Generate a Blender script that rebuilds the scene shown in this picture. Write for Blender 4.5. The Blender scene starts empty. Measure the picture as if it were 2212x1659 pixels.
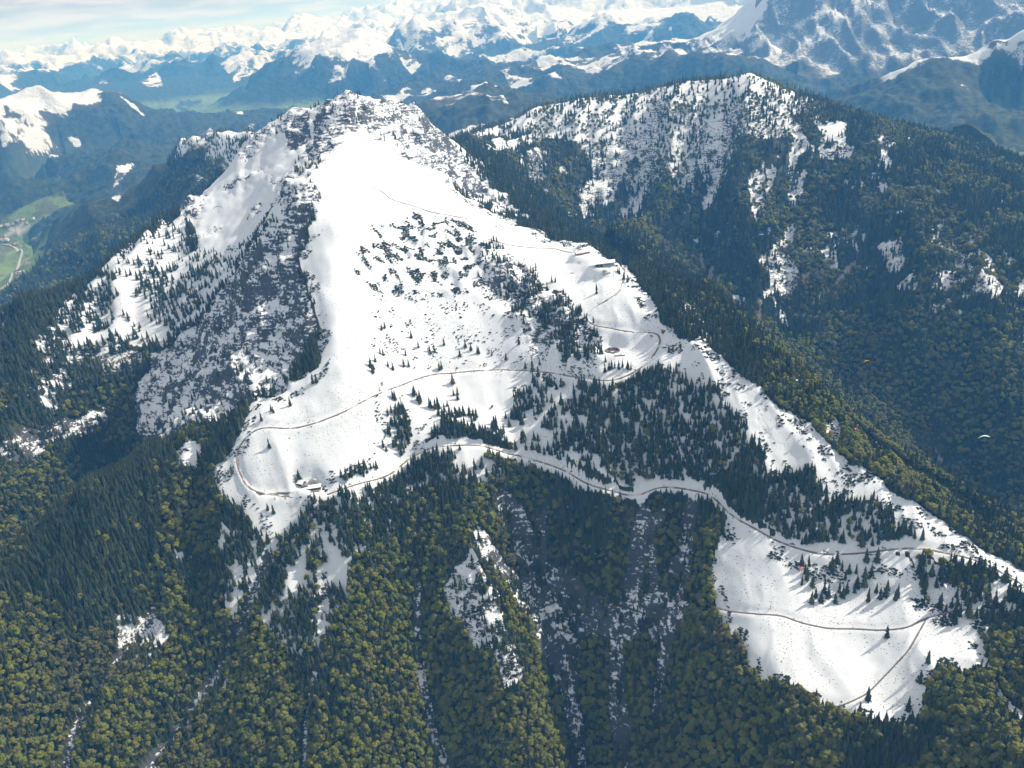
import bpy, bmesh, math, random
import numpy as np
rng = np.random.default_rng(11); random.seed(11)
R = math.radians

# ------------------------------------------------------------------ camera
CAM_H, FPX, PITCH, ROLL = 1940.0, 1840.0, R(23.5), R(5.0)       # frame of reference: 2212 x 1659
sc = bpy.context.scene
COL = sc.collection
Fv = np.array([0, math.cos(PITCH), -math.sin(PITCH)])
U0 = np.array([0, math.sin(PITCH), math.cos(PITCH)]); R0 = np.array([1., 0, 0])
Rv = R0*math.cos(ROLL) - U0*math.sin(ROLL); Uv = U0*math.cos(ROLL) + R0*math.sin(ROLL)
cd = bpy.data.cameras.new('camera'); cam = bpy.data.objects.new('camera', cd); COL.objects.link(cam)
import mathutils
M3 = mathutils.Matrix(((Rv[0], Uv[0], -Fv[0]), (Rv[1], Uv[1], -Fv[1]), (Rv[2], Uv[2], -Fv[2])))
cam.matrix_world = mathutils.Matrix.Translation((0, 0, CAM_H)) @ M3.to_4x4()
cd.sensor_fit = 'HORIZONTAL'; cd.sensor_width = 36; cd.lens = 36*FPX/2212
cd.clip_start = 1; cd.clip_end = 400000
sc.camera = cam

# ------------------------------------------------------------------ sky, sun, exposure
SUN_AZ, SUN_EL = R(72), R(42)                                   # azimuth from +Y towards +X
sun_dir = mathutils.Vector((math.sin(SUN_AZ)*math.cos(SUN_EL), math.cos(SUN_AZ)*math.cos(SUN_EL), math.sin(SUN_EL)))
w = bpy.data.worlds.new('World'); sc.world = w; w.use_nodes = True
nt = w.node_tree; nt.nodes.clear()
def N(nt, t, **kw):
    n = nt.nodes.new(t)
    for k, v in kw.items(): setattr(n, k, v)
    return n
out = N(nt, 'ShaderNodeOutputWorld'); bg = N(nt, 'ShaderNodeBackground')
sky = N(nt, 'ShaderNodeTexSky', sky_type='NISHITA', sun_disc=False, sun_elevation=SUN_EL, sun_rotation=SUN_AZ, altitude=1900, air_density=1.0, dust_density=1.0, ozone_density=1.0)
bg.inputs['Strength'].default_value = 0.10
# broken cloud deck over the whole sky, laid on a plane above the land
tc = N(nt, 'ShaderNodeTexCoord'); sep = N(nt, 'ShaderNodeSeparateXYZ'); nt.links.new(tc.outputs['Generated'], sep.inputs[0])
mz = N(nt, 'ShaderNodeMath', operation='MAXIMUM'); mz.inputs[1].default_value = 0.0; nt.links.new(sep.outputs[2], mz.inputs[0])
mz2 = N(nt, 'ShaderNodeMath', operation='ADD'); mz2.inputs[1].default_value = 0.11; nt.links.new(mz.outputs[0], mz2.inputs[0])
dx = N(nt, 'ShaderNodeMath', operation='DIVIDE'); dy = N(nt, 'ShaderNodeMath', operation='DIVIDE')
nt.links.new(sep.outputs[0], dx.inputs[0]); nt.links.new(mz2.outputs[0], dx.inputs[1])
nt.links.new(sep.outputs[1], dy.inputs[0]); nt.links.new(mz2.outputs[0], dy.inputs[1])
cmb = N(nt, 'ShaderNodeCombineXYZ'); nt.links.new(dx.outputs[0], cmb.inputs[0]); nt.links.new(dy.outputs[0], cmb.inputs[1]); nt.links.new(sep.outputs[2], cmb.inputs[2])
nz = N(nt, 'ShaderNodeTexNoise'); nz.inputs['Scale'].default_value = 0.8; nz.inputs['Detail'].default_value = 9; nz.inputs['Roughness'].default_value = 0.55
nt.links.new(cmb.outputs[0], nz.inputs['Vector'])
cr = N(nt, 'ShaderNodeValToRGB'); cr.color_ramp.elements[0].position = 0.22; cr.color_ramp.elements[1].position = 0.40
nt.links.new(nz.outputs['Fac'], cr.inputs[0])
nz2 = N(nt, 'ShaderNodeTexNoise'); nz2.inputs['Scale'].default_value = 2.2; nz2.inputs['Detail'].default_value = 6
nt.links.new(cmb.outputs[0], nz2.inputs['Vector'])
cc = N(nt, 'ShaderNodeValToRGB'); cc.color_ramp.elements[0].position = 0.40; cc.color_ramp.elements[1].position = 0.62
cc.color_ramp.elements[0].color = (3.9, 3.9, 4.1, 1); cc.color_ramp.elements[1].color = (5.9, 5.9, 6.0, 1)
nt.links.new(nz2.outputs['Fac'], cc.inputs[0])
mx = N(nt, 'ShaderNodeMix', data_type='RGBA')
nt.links.new(cr.outputs[0], mx.inputs['Factor']); nt.links.new(sky.outputs[0], mx.inputs['A']); nt.links.new(cc.outputs[0], mx.inputs['B'])
nt.links.new(mx.outputs['Result'], bg.inputs['Color']); nt.links.new(bg.outputs[0], out.inputs['Surface'])
sl = bpy.data.lights.new('sun', 'SUN'); sl.energy = 4.4; sl.angle = R(0.53); sl.color = (1.0, 0.96, 0.90)
so = bpy.data.objects.new('sun', sl); COL.objects.link(so); so.rotation_euler = sun_dir.to_track_quat('Z', 'Y').to_euler(); so.location = (3000, 1500, 6000)
sc.view_settings.view_transform = 'Standard'; sc.view_settings.look = 'None'; sc.view_settings.gamma = 1
sc.view_settings.use_curve_mapping = False
sc.view_settings.exposure = 0.46
sc.render.engine = 'CYCLES'
cy = sc.cycles; cy.max_bounces = 4; cy.diffuse_bounces = 2; cy.glossy_bounces = 1; cy.transmission_bounces = 2; cy.transparent_max_bounces = 6
cy.volume_bounces = 1; cy.use_denoising = True; cy.sample_clamp_indirect = 8

# ------------------------------------------------------------------ survey helpers
def ray(px, py):
    d = Fv*FPX + Rv*(px-1106) - Uv*(py-829.5); return d/math.hypot(d[0], d[1])
def atd(px, py, D):
    d = ray(px, py); return (d[0]*D, d[1]*D, CAM_H + d[2]*D)
def project(x, y, z):
    z = z - CAM_H
    a = x*Rv[0]+y*Rv[1]+z*Rv[2]; b = x*Uv[0]+y*Uv[1]+z*Uv[2]; c = x*Fv[0]+y*Fv[1]+z*Fv[2]
    c = np.maximum(c, 1.0)
    return 1106+FPX*a/c, 829.5-FPX*b/c
def _hash(ix, iy, seed):
    h = (ix*374761393 + iy*668265263 + seed*2246822519) & 0xffffffff
    h = ((h ^ (h >> 13))*1274126177) & 0xffffffff
    return (h ^ (h >> 16)) & 0xffff
_ang = np.linspace(0, 2*np.pi, 65536, endpoint=False); _gc = np.cos(_ang).astype(np.float32); _gs = np.sin(_ang).astype(np.float32)
def pn(x, y, seed=0):
    x = np.asarray(x, float); y = np.asarray(y, float)
    fx = np.floor(x); fy = np.floor(y); ix = fx.astype(np.int64); iy = fy.astype(np.int64); u = (x-fx).astype(np.float32); v = (y-fy).astype(np.float32)
    su = u*u*u*(u*(u*6-15)+10); sv = v*v*v*(v*(v*6-15)+10)
    def g(i, j, a, b):
        h = _hash(ix+i, iy+j, seed); return _gc[h]*a + _gs[h]*b
    n0 = g(0, 0, u, v); n1 = g(1, 0, u-1, v); n2 = g(0, 1, u, v-1); n3 = g(1, 1, u-1, v-1)
    a = n0+su*(n1-n0); b = n2+su*(n3-n2)
    return (a+sv*(b-a))*1.5
def fbm(x, y, o=4, seed=0, gain=.5):
    s = 0; a = 1; t = 0
    for i in range(o): s = s+a*pn(x*2**i, y*2**i, seed+i*7); t += a; a *= gain
    return s/t
def ridged(x, y, o=5, seed=0, gain=.5):
    s = 0; a = 1; t = 0; wgt = 1
    for i in range(o):
        n = 1-np.abs(pn(x*2**i, y*2**i, seed+i*7)); n = n*n*wgt; s = s+a*n; t += a; a *= gain; wgt = np.clip(n*1.4, 0, 1)
    return s/t
def sstep(a, b, x):
    t = np.clip((x-a)/(b-a), 0, 1); return t*t*(3-2*t)

# ------------------------------------------------------------------ survey lines (px, py, ground distance)
LINES = {
'mountain': [
 [(765,207,2550),(800,216,2560),(845,225,2590),(872,232,2620),(905,248,2640),(930,270,2640),(970,310,2620),(1005,350,2580)],
 [(765,207,2550),(770,240,2470),(770,275,2400),(812,305,2350),(870,335,2290),(955,378,2230),(995,420,2170),(1050,455,2110),(1130,492,2050),(1200,520,1990),(1260,535,1940),(1330,562,1870),(1362,580,1830),(1400,612,1780),(1450,650,1710),(1500,700,1630),(1540,770,1530),(1600,840,1460),(1680,893,1420),(1760,945,1390),(1850,1010,1350),(1930,1060,1325),(2000,1095,1310),(2100,1150,1290),(2212,1225,1265),(2300,1290,1250)],
 [(860,290,2480),(900,330,2430),(960,360,2400)],
 [(1000,400,2400),(1060,440,2340),(1130,475,2260),(1230,520,2150),(1340,555,2030),(1420,600,1930),(1500,650,1840)],
 [(765,207,2550),(740,208,2580),(700,225,2640),(668,243,2680),(635,233,2700),(610,262,2720),(570,282,2740),(540,296,2750),(500,335,2720),(470,372,2690),(440,408,2650),(405,432,2620),(380,470,2590),(340,505,2560),(250,570,2500),(190,610,2470),(140,650,2440),(70,672,2420),(0,690,2400),(-120,740,2380)],
 [(770,275,2400),(735,315,2250),(705,345,2080),(650,385,2000),(612,430,1930),(602,470,1890),(640,560,1800),(660,650,1710),(682,720,1650),(650,800,1600),(600,860,1572),(545,890,1560)],
 [(672,300,2480),(645,345,2380),(600,430,2250),(560,520,2170),(500,620,2100),(430,720,2050),(370,850,1990),(330,980,1930),(200,1085,1880),(100,1160,1820),(0,1225,1760),(-120,1300,1700)],
 [(560,350,2560),(520,420,2480),(470,500,2400),(400,560,2380),(330,640,2300)],
 [(300,700,2260),(220,780,2200),(100,850,2150),(0,900,2120)],
 [(420,620,2240),(360,740,2150),(250,900,2060),(120,1000,1990),(0,1060,1930)],
 [(545,890,1560),(470,930,1570),(400,960,1590),(300,1040,1600),(200,1105,1570),(130,1160,1540),(60,1215,1515),(0,1270,1495),(-100,1350,1460)],
 [(520,930,1500),(505,990,1470),(480,1060,1440),(545,1065,1415),(620,1075,1400),(690,1065,1400),(760,1040,1405)],
 [(700,920,1475),(740,800,1540),(700,640,1680),(720,480,1815),(716,380,1960),(745,320,2200)],
 [(850,860,1530),(830,720,1640),(850,560,1820),(840,440,2000),(830,360,2150)],
 [(880,990,1450),(950,965,1455),(1050,962,1455),(1150,990,1430),(1250,1030,1380),(1320,1057,1345),(1420,1062,1325),(1530,1068,1315),(1570,1110,1280),(1640,1150,1245),(1740,1190,1225),(1850,1192,1235),(1960,1182,1250),(2100,1205,1245)],
 [(950,900,1525),(1030,880,1545),(1130,880,1525),(1250,900,1475),(1350,930,1425),(1450,960,1390),(1540,970,1380)],
 [(940,805,1600),(1075,797,1620),(1180,802,1580),(1260,818,1520),(1310,825,1490),(1370,808,1500),(1440,820,1475),(1520,870,1435)],
 [(1000,700,1690),(1100,690,1690),(1200,720,1630),(1270,770,1560)],
 [(960,600,1800),(1080,590,1800),(1170,640,1740),(1230,700,1650),(1260,750,1590)],
 [(880,490,1940),(1000,490,1980),(1065,530,1920),(1120,570,1860),(1180,600,1800)],
 [(920,430,2060),(1010,460,2060)],
 [(1230,560,1890),(1300,585,1810),(1340,600,1790),(1240,610,1790)],
 [(1215,660,1690),(1300,660,1690),(1390,660,1680),(1290,710,1620),(1330,757,1565),(1420,720,1600),(1410,770,1545),(1470,770,1535)],
 [(760,1130,1350),(840,1100,1370),(980,1080,1385)],
 [(500,1160,1375),(600,1180,1345),(560,1300,1290),(600,1450,1205),(600,1650,1115),(600,1750,1080)],
 [(250,1250,1440),(300,1400,1355),(250,1550,1280),(200,1659,1250),(150,1780,1210)],
 [(0,1450,1400),(0,1659,1310),(-100,1780,1260)],
 [(430,1180,1420),(400,1330,1350),(420,1500,1250),(380,1659,1200)],
 [(850,1230,1290),(830,1400,1210),(820,1550,1140),(800,1700,1080)],
 [(980,1080,1385),(1010,1180,1300),(1060,1300,1220),(1110,1450,1130),(1180,1570,1075),(1240,1659,1040),(1280,1760,1000)],
 [(1085,1060,1395),(1110,1130,1365),(1170,1250,1300),(1215,1350,1240),(1225,1450,1180),(1225,1540,1130),(1250,1640,1085)],
 [(1290,1130,1310),(1330,1250,1265),(1310,1380,1205),(1330,1520,1130),(1340,1659,1060),(1360,1760,1020)],
 [(1440,1110,1300),(1450,1240,1250),(1420,1370,1200)],
 [(1555,1095,1290),(1535,1200,1225),(1520,1300,1175),(1500,1400,1130),(1480,1520,1070),(1480,1659,1000),(1490,1770,960)],
 [(1600,1280,1165),(1640,1400,1085),(1720,1520,1015),(1780,1600,965),(1800,1700,910)],
 [(1800,1280,1180),(1850,1400,1095),(1930,1570,985),(1960,1680,920)],
 [(2000,1280,1195),(2060,1380,1115),(2080,1470,1045),(2100,1600,960),(2120,1700,905)],
 [(2150,1310,1180),(2212,1400,1110),(2212,1550,1000),(2212,1700,910)],
 [(2300,1400,1120),(2300,1659,950)],
],
'forested_ridge': [
 [(1060,345,3150),(1110,385,3150),(1250,440,3150),(1400,510,3050),(1505,550,2850),(1545,610,2680),(1640,700,2480),(1760,800,2300),(1900,880,2220),(2020,965,2130),(2100,1040,2050),(2212,1110,1960),(2330,1180,1900)],
 [(1480,580,2380),(1560,680,2120),(1680,790,1970),(1820,880,1860),(1950,990,1750),(2100,1090,1650),(2212,1150,1600)],
 [(985,295,3900),(1030,285,3950),(1090,262,4000),(1160,235,4050),(1250,212,4080),(1350,205,4080),(1420,190,4060),(1480,178,4040),(1560,170,4000),(1600,172,3980),(1650,195,3940),(1690,212,3900),(1705,232,3880),(1760,250,3820),(1820,262,3780),(1870,290,3700),(1920,315,3640),(1990,350,3560),(2040,375,3500),(2110,410,3420),(2212,470,3300),(2330,530,3200)],
 [(1100,320,3600),(1180,340,3550),(1130,360,3350)],
 [(1290,290,3650),(1330,360,3450),(1400,430,3300)],
 [(1480,270,3680),(1470,380,3420),(1490,480,3120)],
 [(1620,280,3620),(1600,400,3300),(1590,520,2940)],
 [(1720,350,3420),(1700,470,3050),(1690,600,2700)],
 [(1850,360,3380),(1830,500,2950),(1800,650,2600),(1790,740,2420)],
 [(1950,420,3260),(1960,560,2850),(1930,720,2500),(1930,830,2320)],
 [(2080,470,3150),(2100,600,2750),(2080,760,2420),(2060,900,2220)],
 [(2212,560,2950),(2212,700,2600),(2212,850,2320),(2212,1000,2100)],
 [(2330,620,2850),(2330,900,2250)],
],
'wooded_ridge': [
 [(540,289,4300),(480,296,4500),(420,308,4700),(390,322,4900),(330,368,5100),(270,395,5300),(220,425,5500),(160,460,5900),(110,490,6400),(60,515,7000)],
 [(430,390,4500),(330,480,4400),(220,540,4350),(130,600,4400),(60,640,4500),(0,665,4500)],
 [(350,420,4800),(240,470,4900),(150,530,5100),(90,600,5300)],
],
'foothill': [
 [(905,240,6600),(960,222,6900),(1010,215,7100),(1060,213,7200),(1130,208,7200),(1180,212,7200)],
 [(960,260,6000),(1060,250,6200)],
 [(890,226,9000),(930,190,9500),(1000,165,10000),(1100,150,10500),(1230,130,11000),(1340,115,11000),(1450,92,10500),(1540,80,10000),(1620,68,9600)],
 [(1000,205,8600),(1130,185,8800),(1230,185,8600),(1360,160,8600),(1500,130,8400),(1600,130,8300)],
 [(1750,225,6500),(1850,200,6600),(1950,165,6700),(2050,140,6800),(2130,120,6800),(2212,95,6800),(2330,60,6800)],
 [(1800,245,6100),(1900,260,6000),(2000,270,5900),(2212,250,5900)],
 [(2020,360,4700),(2060,356,4800),(2130,375,4700),(2212,402,4600)],
 [(0,250,9000),(60,235,9300),(120,218,9700),(200,204,10000),(250,215,10000),(300,245,9800),(370,270,9500),(420,290,9000),(470,290,8600)],
 [(0,300,8400),(100,312,8500),(220,320,8600),(320,325,8400)],
 [(0,370,7600),(120,390,7500),(220,395,7300),(300,370,7300)],
],
'rock_massif': [
 [(1600,112,9300),(1625,70,9400),(1650,25,9600),(1675,-10,9700),(1720,-70,9900),(1850,-110,10000),(2000,-110,10000),(2150,-100,10000),(2330,-110,10000)],
 [(1630,122,9100),(1700,132,8900),(1800,125,8800),(1950,135,8600),(2100,105,8700),(2230,80,8700)],
 [(1720,40,9350),(1880,40,9300),(2050,20,9300),(2200,10,9300)],
],
'distant_range': [
 [(560,150,18500),(600,135,18300),(640,110,18200),(700,84,18000),(755,60,18000),(800,76,18000),(850,96,17500),(900,112,17000),(950,128,16500),(1010,145,16000)],
 [(700,150,16500),(800,150,16200),(900,170,15500)],
 [(0,132,36000),(120,118,36000),(200,108,37000),(350,92,38000),(480,80,38000),(560,82,36000),(620,88,34000)],
 [(0,175,26000),(150,165,27000),(300,150,27000),(450,140,26000),(550,125,25000)],
 [(830,70,26000),(900,42,27000),(1000,15,28000),(1080,12,28000),(1150,18,27000),(1250,0,27000),(1350,-8,27000),(1450,-12,27000),(1600,-30,26000),(1800,-50,26000)],
 [(900,60,21000),(1050,48,21500),(1200,42,22000),(1400,50,21000),(1550,50,20000)],
 [(820,30,40000),(700,45,42000),(1000,-10,42000),(1300,-30,42000)],
],
'valley': [],
}
ZPTS = [ # valley floors: (px, py, elevation)
 (0,560,620),(40,600,620),(0,625,622),(92,562,620),(60,545,620),(20,500,620),(60,482,622),(120,452,625),(165,432,630),(0,478,625),(0,520,620),(-80,560,620),(-80,640,625),
 (300,300,800),(330,282,880),(400,266,960),(480,252,1020),(560,244,1050),(620,236,1080),(500,262,980),(430,280,920),(300,262,950),
 (700,220,1110),(780,208,1140),(860,200,1150),(1050,130,1250),(1180,112,1290),(1320,100,1290),(1480,85,1300),
 (2080,336,610),(2150,330,605),(2212,328,600),(2300,330,600),(2190,385,640),(2212,350,610),
]
HID = [ # ground behind the ridges: (px along horizon, distance, elevation)
 *[(p,3400,z) for p,z in ((-100,850),(0,880),(100,930),(200,960),(300,1000),(400,1100),(500,1180),(600,1250),(700,1280),(800,1300))],
 *[(p,3000,z) for p,z in ((100,1080),(300,1150),(500,1350),(700,1450),(850,1480))],
 (600,4000,1100),(700,4300,950),(800,4200,1100),(900,3700,1300),(950,3300,1400),(850,5200,850),(700,6500,720),(600,6500,700),(500,6000,720),(450,5400,950),
 *[(p,5000,1050) for p in range(950,1700,120)],*[(p,5200,800) for p in range(1750,2300,110)],
 *[(p,7900,900) for p in range(1000,1600,120)],*[(p,7700,900) for p in range(1750,2300,120)],
 *[(p,12500,900) for p in range(1000,1600,150)],*[(p,14000,1500) for p in range(1650,2300,150)],
 (0,13000,700),(150,13000,700),(300,14000,690),(450,20500,800),(600,21000,900),(800,20500,900),(950,19000,850),(150,21000,900),(300,21000,900),(0,20000,800),
 *[(p,48000,1300) for p in range(-100,2300,200)],*[(p,31000,1200) for p in range(0,1700,200)],
]
BEDX, BEDD = [1060,1250,1400,1505,1545,1640,1760,1900,2020,2100,2212,2330], [3150,3150,3050,2850,2680,2480,2300,2220,2130,2050,1960,1900]
samples, slab = [], []
ZN = list(LINES)
for zi, (zn, ls) in enumerate(LINES.items()):
    for l in ls:
        if zn == 'forested_ridge' and l[0] not in ((1060,345,3150), (1480,580,2380)): l = [(a, b, np.interp(a, BEDX, BEDD)+(d-np.interp(a, BEDX, BEDD))*.70) for a, b, d in l]
        if zn == 'distant_range': l = [(a, b, d*.70) for a, b, d in l]
        for (a, b) in zip(l[:-1], l[1:]):
            A, B = np.array(atd(*a)), np.array(atd(*b))
            k = max(1, int(round(math.hypot(a[0]-b[0], a[1]-b[1])/70)))
            for t in range(k):
                samples.append(A+(B-A)*t/k); slab.append(zi)
        samples.append(np.array(atd(*l[-1]))); slab.append(zi)
def hz(px, D, z):
    d = Fv*FPX + Rv*(px-1106) + Uv*790; n = math.hypot(d[0], d[1]); return np.array([d[0]/n*D, d[1]/n*D, z])
for px, py, z in ZPTS:
    d = ray(px, py); D = (z-CAM_H)/d[2]; samples.append(np.array([d[0]*D, d[1]*D, z])); slab.append(ZN.index('valley'))
def nearest_zone_of(p):
    q = np.array(samples); return slab[int(np.argmin((q[:, 0]-p[0])**2+(q[:, 1]-p[1])**2))]
for px, D, z in HID:
    if D > 18000: D, z = D*.7, z+250
    p = hz(px, D, z); samples.append(p); slab.append(slab[int(np.argmin([(q[0]-p[0])**2+(q[1]-p[1])**2 for q in samples[:-1]]))])
for azd, prof in ((-50, [(900,650),(1500,800),(2500,950),(5000,720),(10000,900),(20000,1000),(40000,1700),(80000,1700)]),
                  (50, [(900,700),(1500,950),(2500,950),(4500,850),(10000,1000),(20000,1400),(40000,1700),(80000,1700)]), (0, [(80000,1500)]), (-25, [(80000,1500)]), (25, [(80000,1600)])):
    for D, z in prof:
        p = np.array([math.sin(R(azd))*D, math.cos(R(azd))*D, z]); samples.append(p)
        slab.append(slab[int(np.argmin([(q[0]-p[0])**2+(q[1]-p[1])**2 for q in samples[:-1]]))])
for azd in range(-60, 61, 12):
    for D, z in ((780, 660), (520, 570), (300, 560)):
        samples.append(np.array([math.sin(R(azd))*D, math.cos(R(azd))*D, z])); slab.append(0)
S = np.array(samples); slab = np.array(slab)
_, ui = np.unique(np.round(S[:, :2]/8).astype(int), axis=0, return_index=True)
S, slab = S[ui], slab[ui]
# biharmonic-like surface through the surveyed points
SC = 1000.0
def rbf_fit(X, z):
    n = len(X); d = np.sqrt(((X[:, None]-X[None])**2).sum(-1)); A = np.zeros((n+3, n+3))
    A[:n, :n] = -d + np.eye(n)*-0.002; A[:n, n] = 1; A[:n, n+1:] = X; A[n, :n] = 1; A[n+1:, :n] = X.T
    return np.linalg.solve(A, np.concatenate([z, [0, 0, 0]]))
CO = rbf_fit(S[:, :2]/SC, S[:, 2])
Xf = (S[:, :2]/SC).astype(np.float32); Wf = CO[:len(S)].astype(np.float32)
def base_z(x, y):
    sh = x.shape; q = np.stack([x.ravel(), y.ravel()], 1)/SC; o = np.empty(len(q))
    q32 = q.astype(np.float32); xx = (Xf**2).sum(1)
    for i in range(0, len(q), 20000):
        p = q32[i:i+20000]
        d = np.empty((len(p), len(Xf)), np.float32)
        np.subtract(p[:, :1], Xf[None, :, 0], out=d); d *= d
        e = p[:, 1:]-Xf[None, :, 1]; e *= e; d += e; np.sqrt(d, out=d)
        o[i:i+20000] = -(d @ Wf)
    o += CO[len(S)] + q @ CO[len(S)+1:]
    return o.reshape(sh)

# ------------------------------------------------------------------ the terrain grid (rows of equal angle seen from the middle of the flight area)
az = np.radians(np.concatenate([np.linspace(-58, -40, 24, endpoint=False), np.arange(-40, 40, 0.105), np.linspace(40, 58, 24)]))
r1 = 480*np.exp(np.arange(0, math.log(12000/480), 0.0037)); r2 = 12000*np.exp(np.arange(0.005, math.log(30000/12000), 0.005)); r2 = np.concatenate([r2, r2[-1]*np.exp(np.arange(0.012, math.log(80000/r2[-1])+.012, 0.012))])
rr = np.concatenate([r1, r2]); NR, NA = len(rr), len(az)
GX = np.sin(az)[None]*rr[:, None]; GY = np.cos(az)[None]*rr[:, None]; GD = np.repeat(rr[:, None], NA, 1)
# coarse evaluation then bilinear refinement
ri = np.unique(np.concatenate([np.arange(0, NR, 2), [NR-1]])); ai = np.unique(np.concatenate([np.arange(0, NA, 2), [NA-1]]))
Zc = base_z(GX[np.ix_(ri, ai)], GY[np.ix_(ri, ai)])
Zt = np.empty((len(ri), NA))
for k in range(len(ri)): Zt[k] = np.interp(az, az[ai], Zc[k])
GZ = np.empty((NR, NA)); pos = np.arange(NR); j = np.clip(np.searchsorted(ri, pos, side='right')-1, 0, len(ri)-2)
tt = ((pos-ri[j])/(ri[j+1]-ri[j]))[:, None]; GZ = Zt[j]*(1-tt)+Zt[j+1]*tt
# zone of each grid point = zone of the nearest surveyed point
zr = np.arange(0, NR, 6); za = np.arange(0, NA, 6)
qx, qy = GX[np.ix_(zr, za)].ravel(), GY[np.ix_(zr, za)].ravel(); zz = np.empty(len(qx), int)
for i in range(0, len(qx), 4000):
    zz[i:i+4000] = slab[np.argmin((qx[i:i+4000, None]-S[None, :, 0])**2+(qy[i:i+4000, None]-S[None, :, 1])**2, 1)]
zz = zz.reshape(len(zr), len(za))
ZONE = zz[np.minimum(np.arange(NR)//6, len(zr)-1)][:, np.minimum(np.arange(NA)//6, len(za)-1)]
print('grid', NR, NA, NR*NA, 'samples', len(S))

# ------------------------------------------------------------------ land cover surveyed from the air (photo outlines laid onto the visible ground)
def run_visible():
    te = (GZ-CAM_H)/GD; mxx = np.maximum.accumulate(te, 0); return te >= mxx-0.0015
VIS = run_visible()
PX, PY = project(GX, GY, GZ)
wl = GD/28.0
w1x = fbm(GX/60, GY/60, 4, 3); w1y = fbm(GX/60, GY/60, 4, 41)
w2x = fbm(GX/420, GY/420, 4, 13); w2y = fbm(GX/420, GY/420, 4, 47); kf = sstep(3200, 5500, GD)
w1x = w1x*(1-kf)+w2x*kf; w1y = w1y*(1-kf)+w2y*kf
wamp = np.clip(26*1500/GD, 7, 26)
WX, WY = PX+w1x*wamp, PY+w1y*wamp
def inpoly(poly, grow=0):
    p = np.array(poly, float); x0, y0 = p.min(0); x1, y1 = p.max(0)
    m = np.zeros(GX.shape, bool)
    sel = VIS & (WX > x0) & (WX < x1) & (WY > y0) & (WY < y1); X = WX[sel]; Y = WY[sel]; ins = np.zeros(len(X), bool)
    for (ax, ay), (bx, by) in zip(p, np.roll(p, -1, 0)):
        c = ((ay > Y) != (by > Y)); 
        if ay != by: ins ^= c & (X < (bx-ax)*(Y-ay)/(by-ay)+ax)
    m[sel] = ins; return m
zid = {n: i for i, n in enumerate(ZN)}
MAIN = ZONE == zid['mountain']; RIDGE = ZONE == zid['forested_ridge']; LEFT = ZONE == zid['wooded_ridge']
FOOT = ZONE == zid['foothill']; KAI = ZONE == zid['rock_massif']; DIST = ZONE == zid['distant_range']; VAL = ZONE == zid['valley']
n300 = fbm(GX/300, GY/300, 4, 5); n80 = fbm(GX/80, GY/80, 3, 9); n1k = fbm(GX/1100, GY/1100, 5, 21)
snow = np.zeros(GX.shape); rock = np.zeros(GX.shape); trees = np.zeros(GX.shape); scrub = np.zeros(GX.shape); mead = np.zeros(GX.shape)
# default cover by height
trees[MAIN | RIDGE | LEFT | FOOT | KAI | DIST | VAL] = 1.0
near = MAIN | RIDGE
trees *= 1-0.95*sstep(1560, 1680, GZ+n300*120)*near
snow += sstep(1450, 1640, GZ+n300*150)*near
snow = np.maximum(snow, 0.62*sstep(0.14, 0.45, n80+0.35*n300)*near*sstep(1000, 1250, GZ))      # snow lying in gaps of the woods
def gully(ang, lw, ll, seed):
    c, s = math.cos(R(ang)), math.sin(R(ang)); u = GX*c-GY*s; v = GX*s+GY*c
    u = u+60*n300
    return ridged(u/lw, v/ll, 4, seed)-.42
GU = gully(20, 480, 2100, 90); GU2 = gully(24, 150, 700, 97)
# polygons
CLEAR = [ # open snow
 [(770,272),(812,302),(870,335),(955,376),(995,418),(1050,452),(1130,488),(1200,516),(1260,530),(1330,556),(1362,574),(1380,620),(1395,650),(1425,690),(1430,720),(1470,760),(1540,790),(1600,835),(1680,885),(1760,938),(1850,1003),(1930,1052),(2000,1088),(2100,1142),(2240,1225),(2240,1275),(2140,1215),(2080,1190),(2030,1165),(1950,1125),(1880,1085),(1790,1070),(1770,1030),(1700,1035),(1662,1048),(1640,1000),(1605,950),(1560,900),(1500,862),(1440,815),(1400,805),(1350,828),(1310,820),(1290,830),(1240,845),(1235,950),(1150,985),(1050,955),(960,930),(900,985),(840,1010),(780,1030),(740,1060),(690,1100),(600,1170),(560,1165),(520,1090),(460,1050),(470,1000),(520,920),(550,890),(620,850),(690,800),(690,720),(665,650),(650,560),(685,470),(692,400),(694,350),(738,300)],
 [(1570,1122),(1640,1164),(1740,1200),(1850,1200),(1950,1192),(1985,1240),(1995,1290),(2050,1315),(2100,1312),(2150,1330),(2138,1380),(2145,1430),(2090,1440),(2030,1430),(2000,1490),(1985,1540),(1945,1585),(1880,1570),(1820,1560),(1750,1545),(1700,1520),(1640,1500),(1600,1440),(1570,1380),(1540,1310),(1535,1260),(1552,1200)],
 [(690,262),(664,330),(640,345),(606,420),(598,470),(560,520),(510,545),(450,560),(410,560),(430,500),(400,445),(440,405),(470,368),(500,332),(540,292),(590,280),(620,320),(650,300)],
 [(2140,1440),(2180,1465),(2230,1500),(2230,1540),(2165,1485)],
 [(392,1010),(385,985),(415,955),(435,965),(425,1000)],
 [(1430,640),(1450,640),(1500,690),(1520,735),(1490,720),(1450,680)],
 [(1775,925),(1800,925),(1815,950),(1800,960)],
 [(760,1165),(790,1125),(840,1135),(835,1160),(790,1185)],
 [(510,288),(545,284),(530,298),(470,306),(400,330),(388,318),(430,305)],
]
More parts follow.
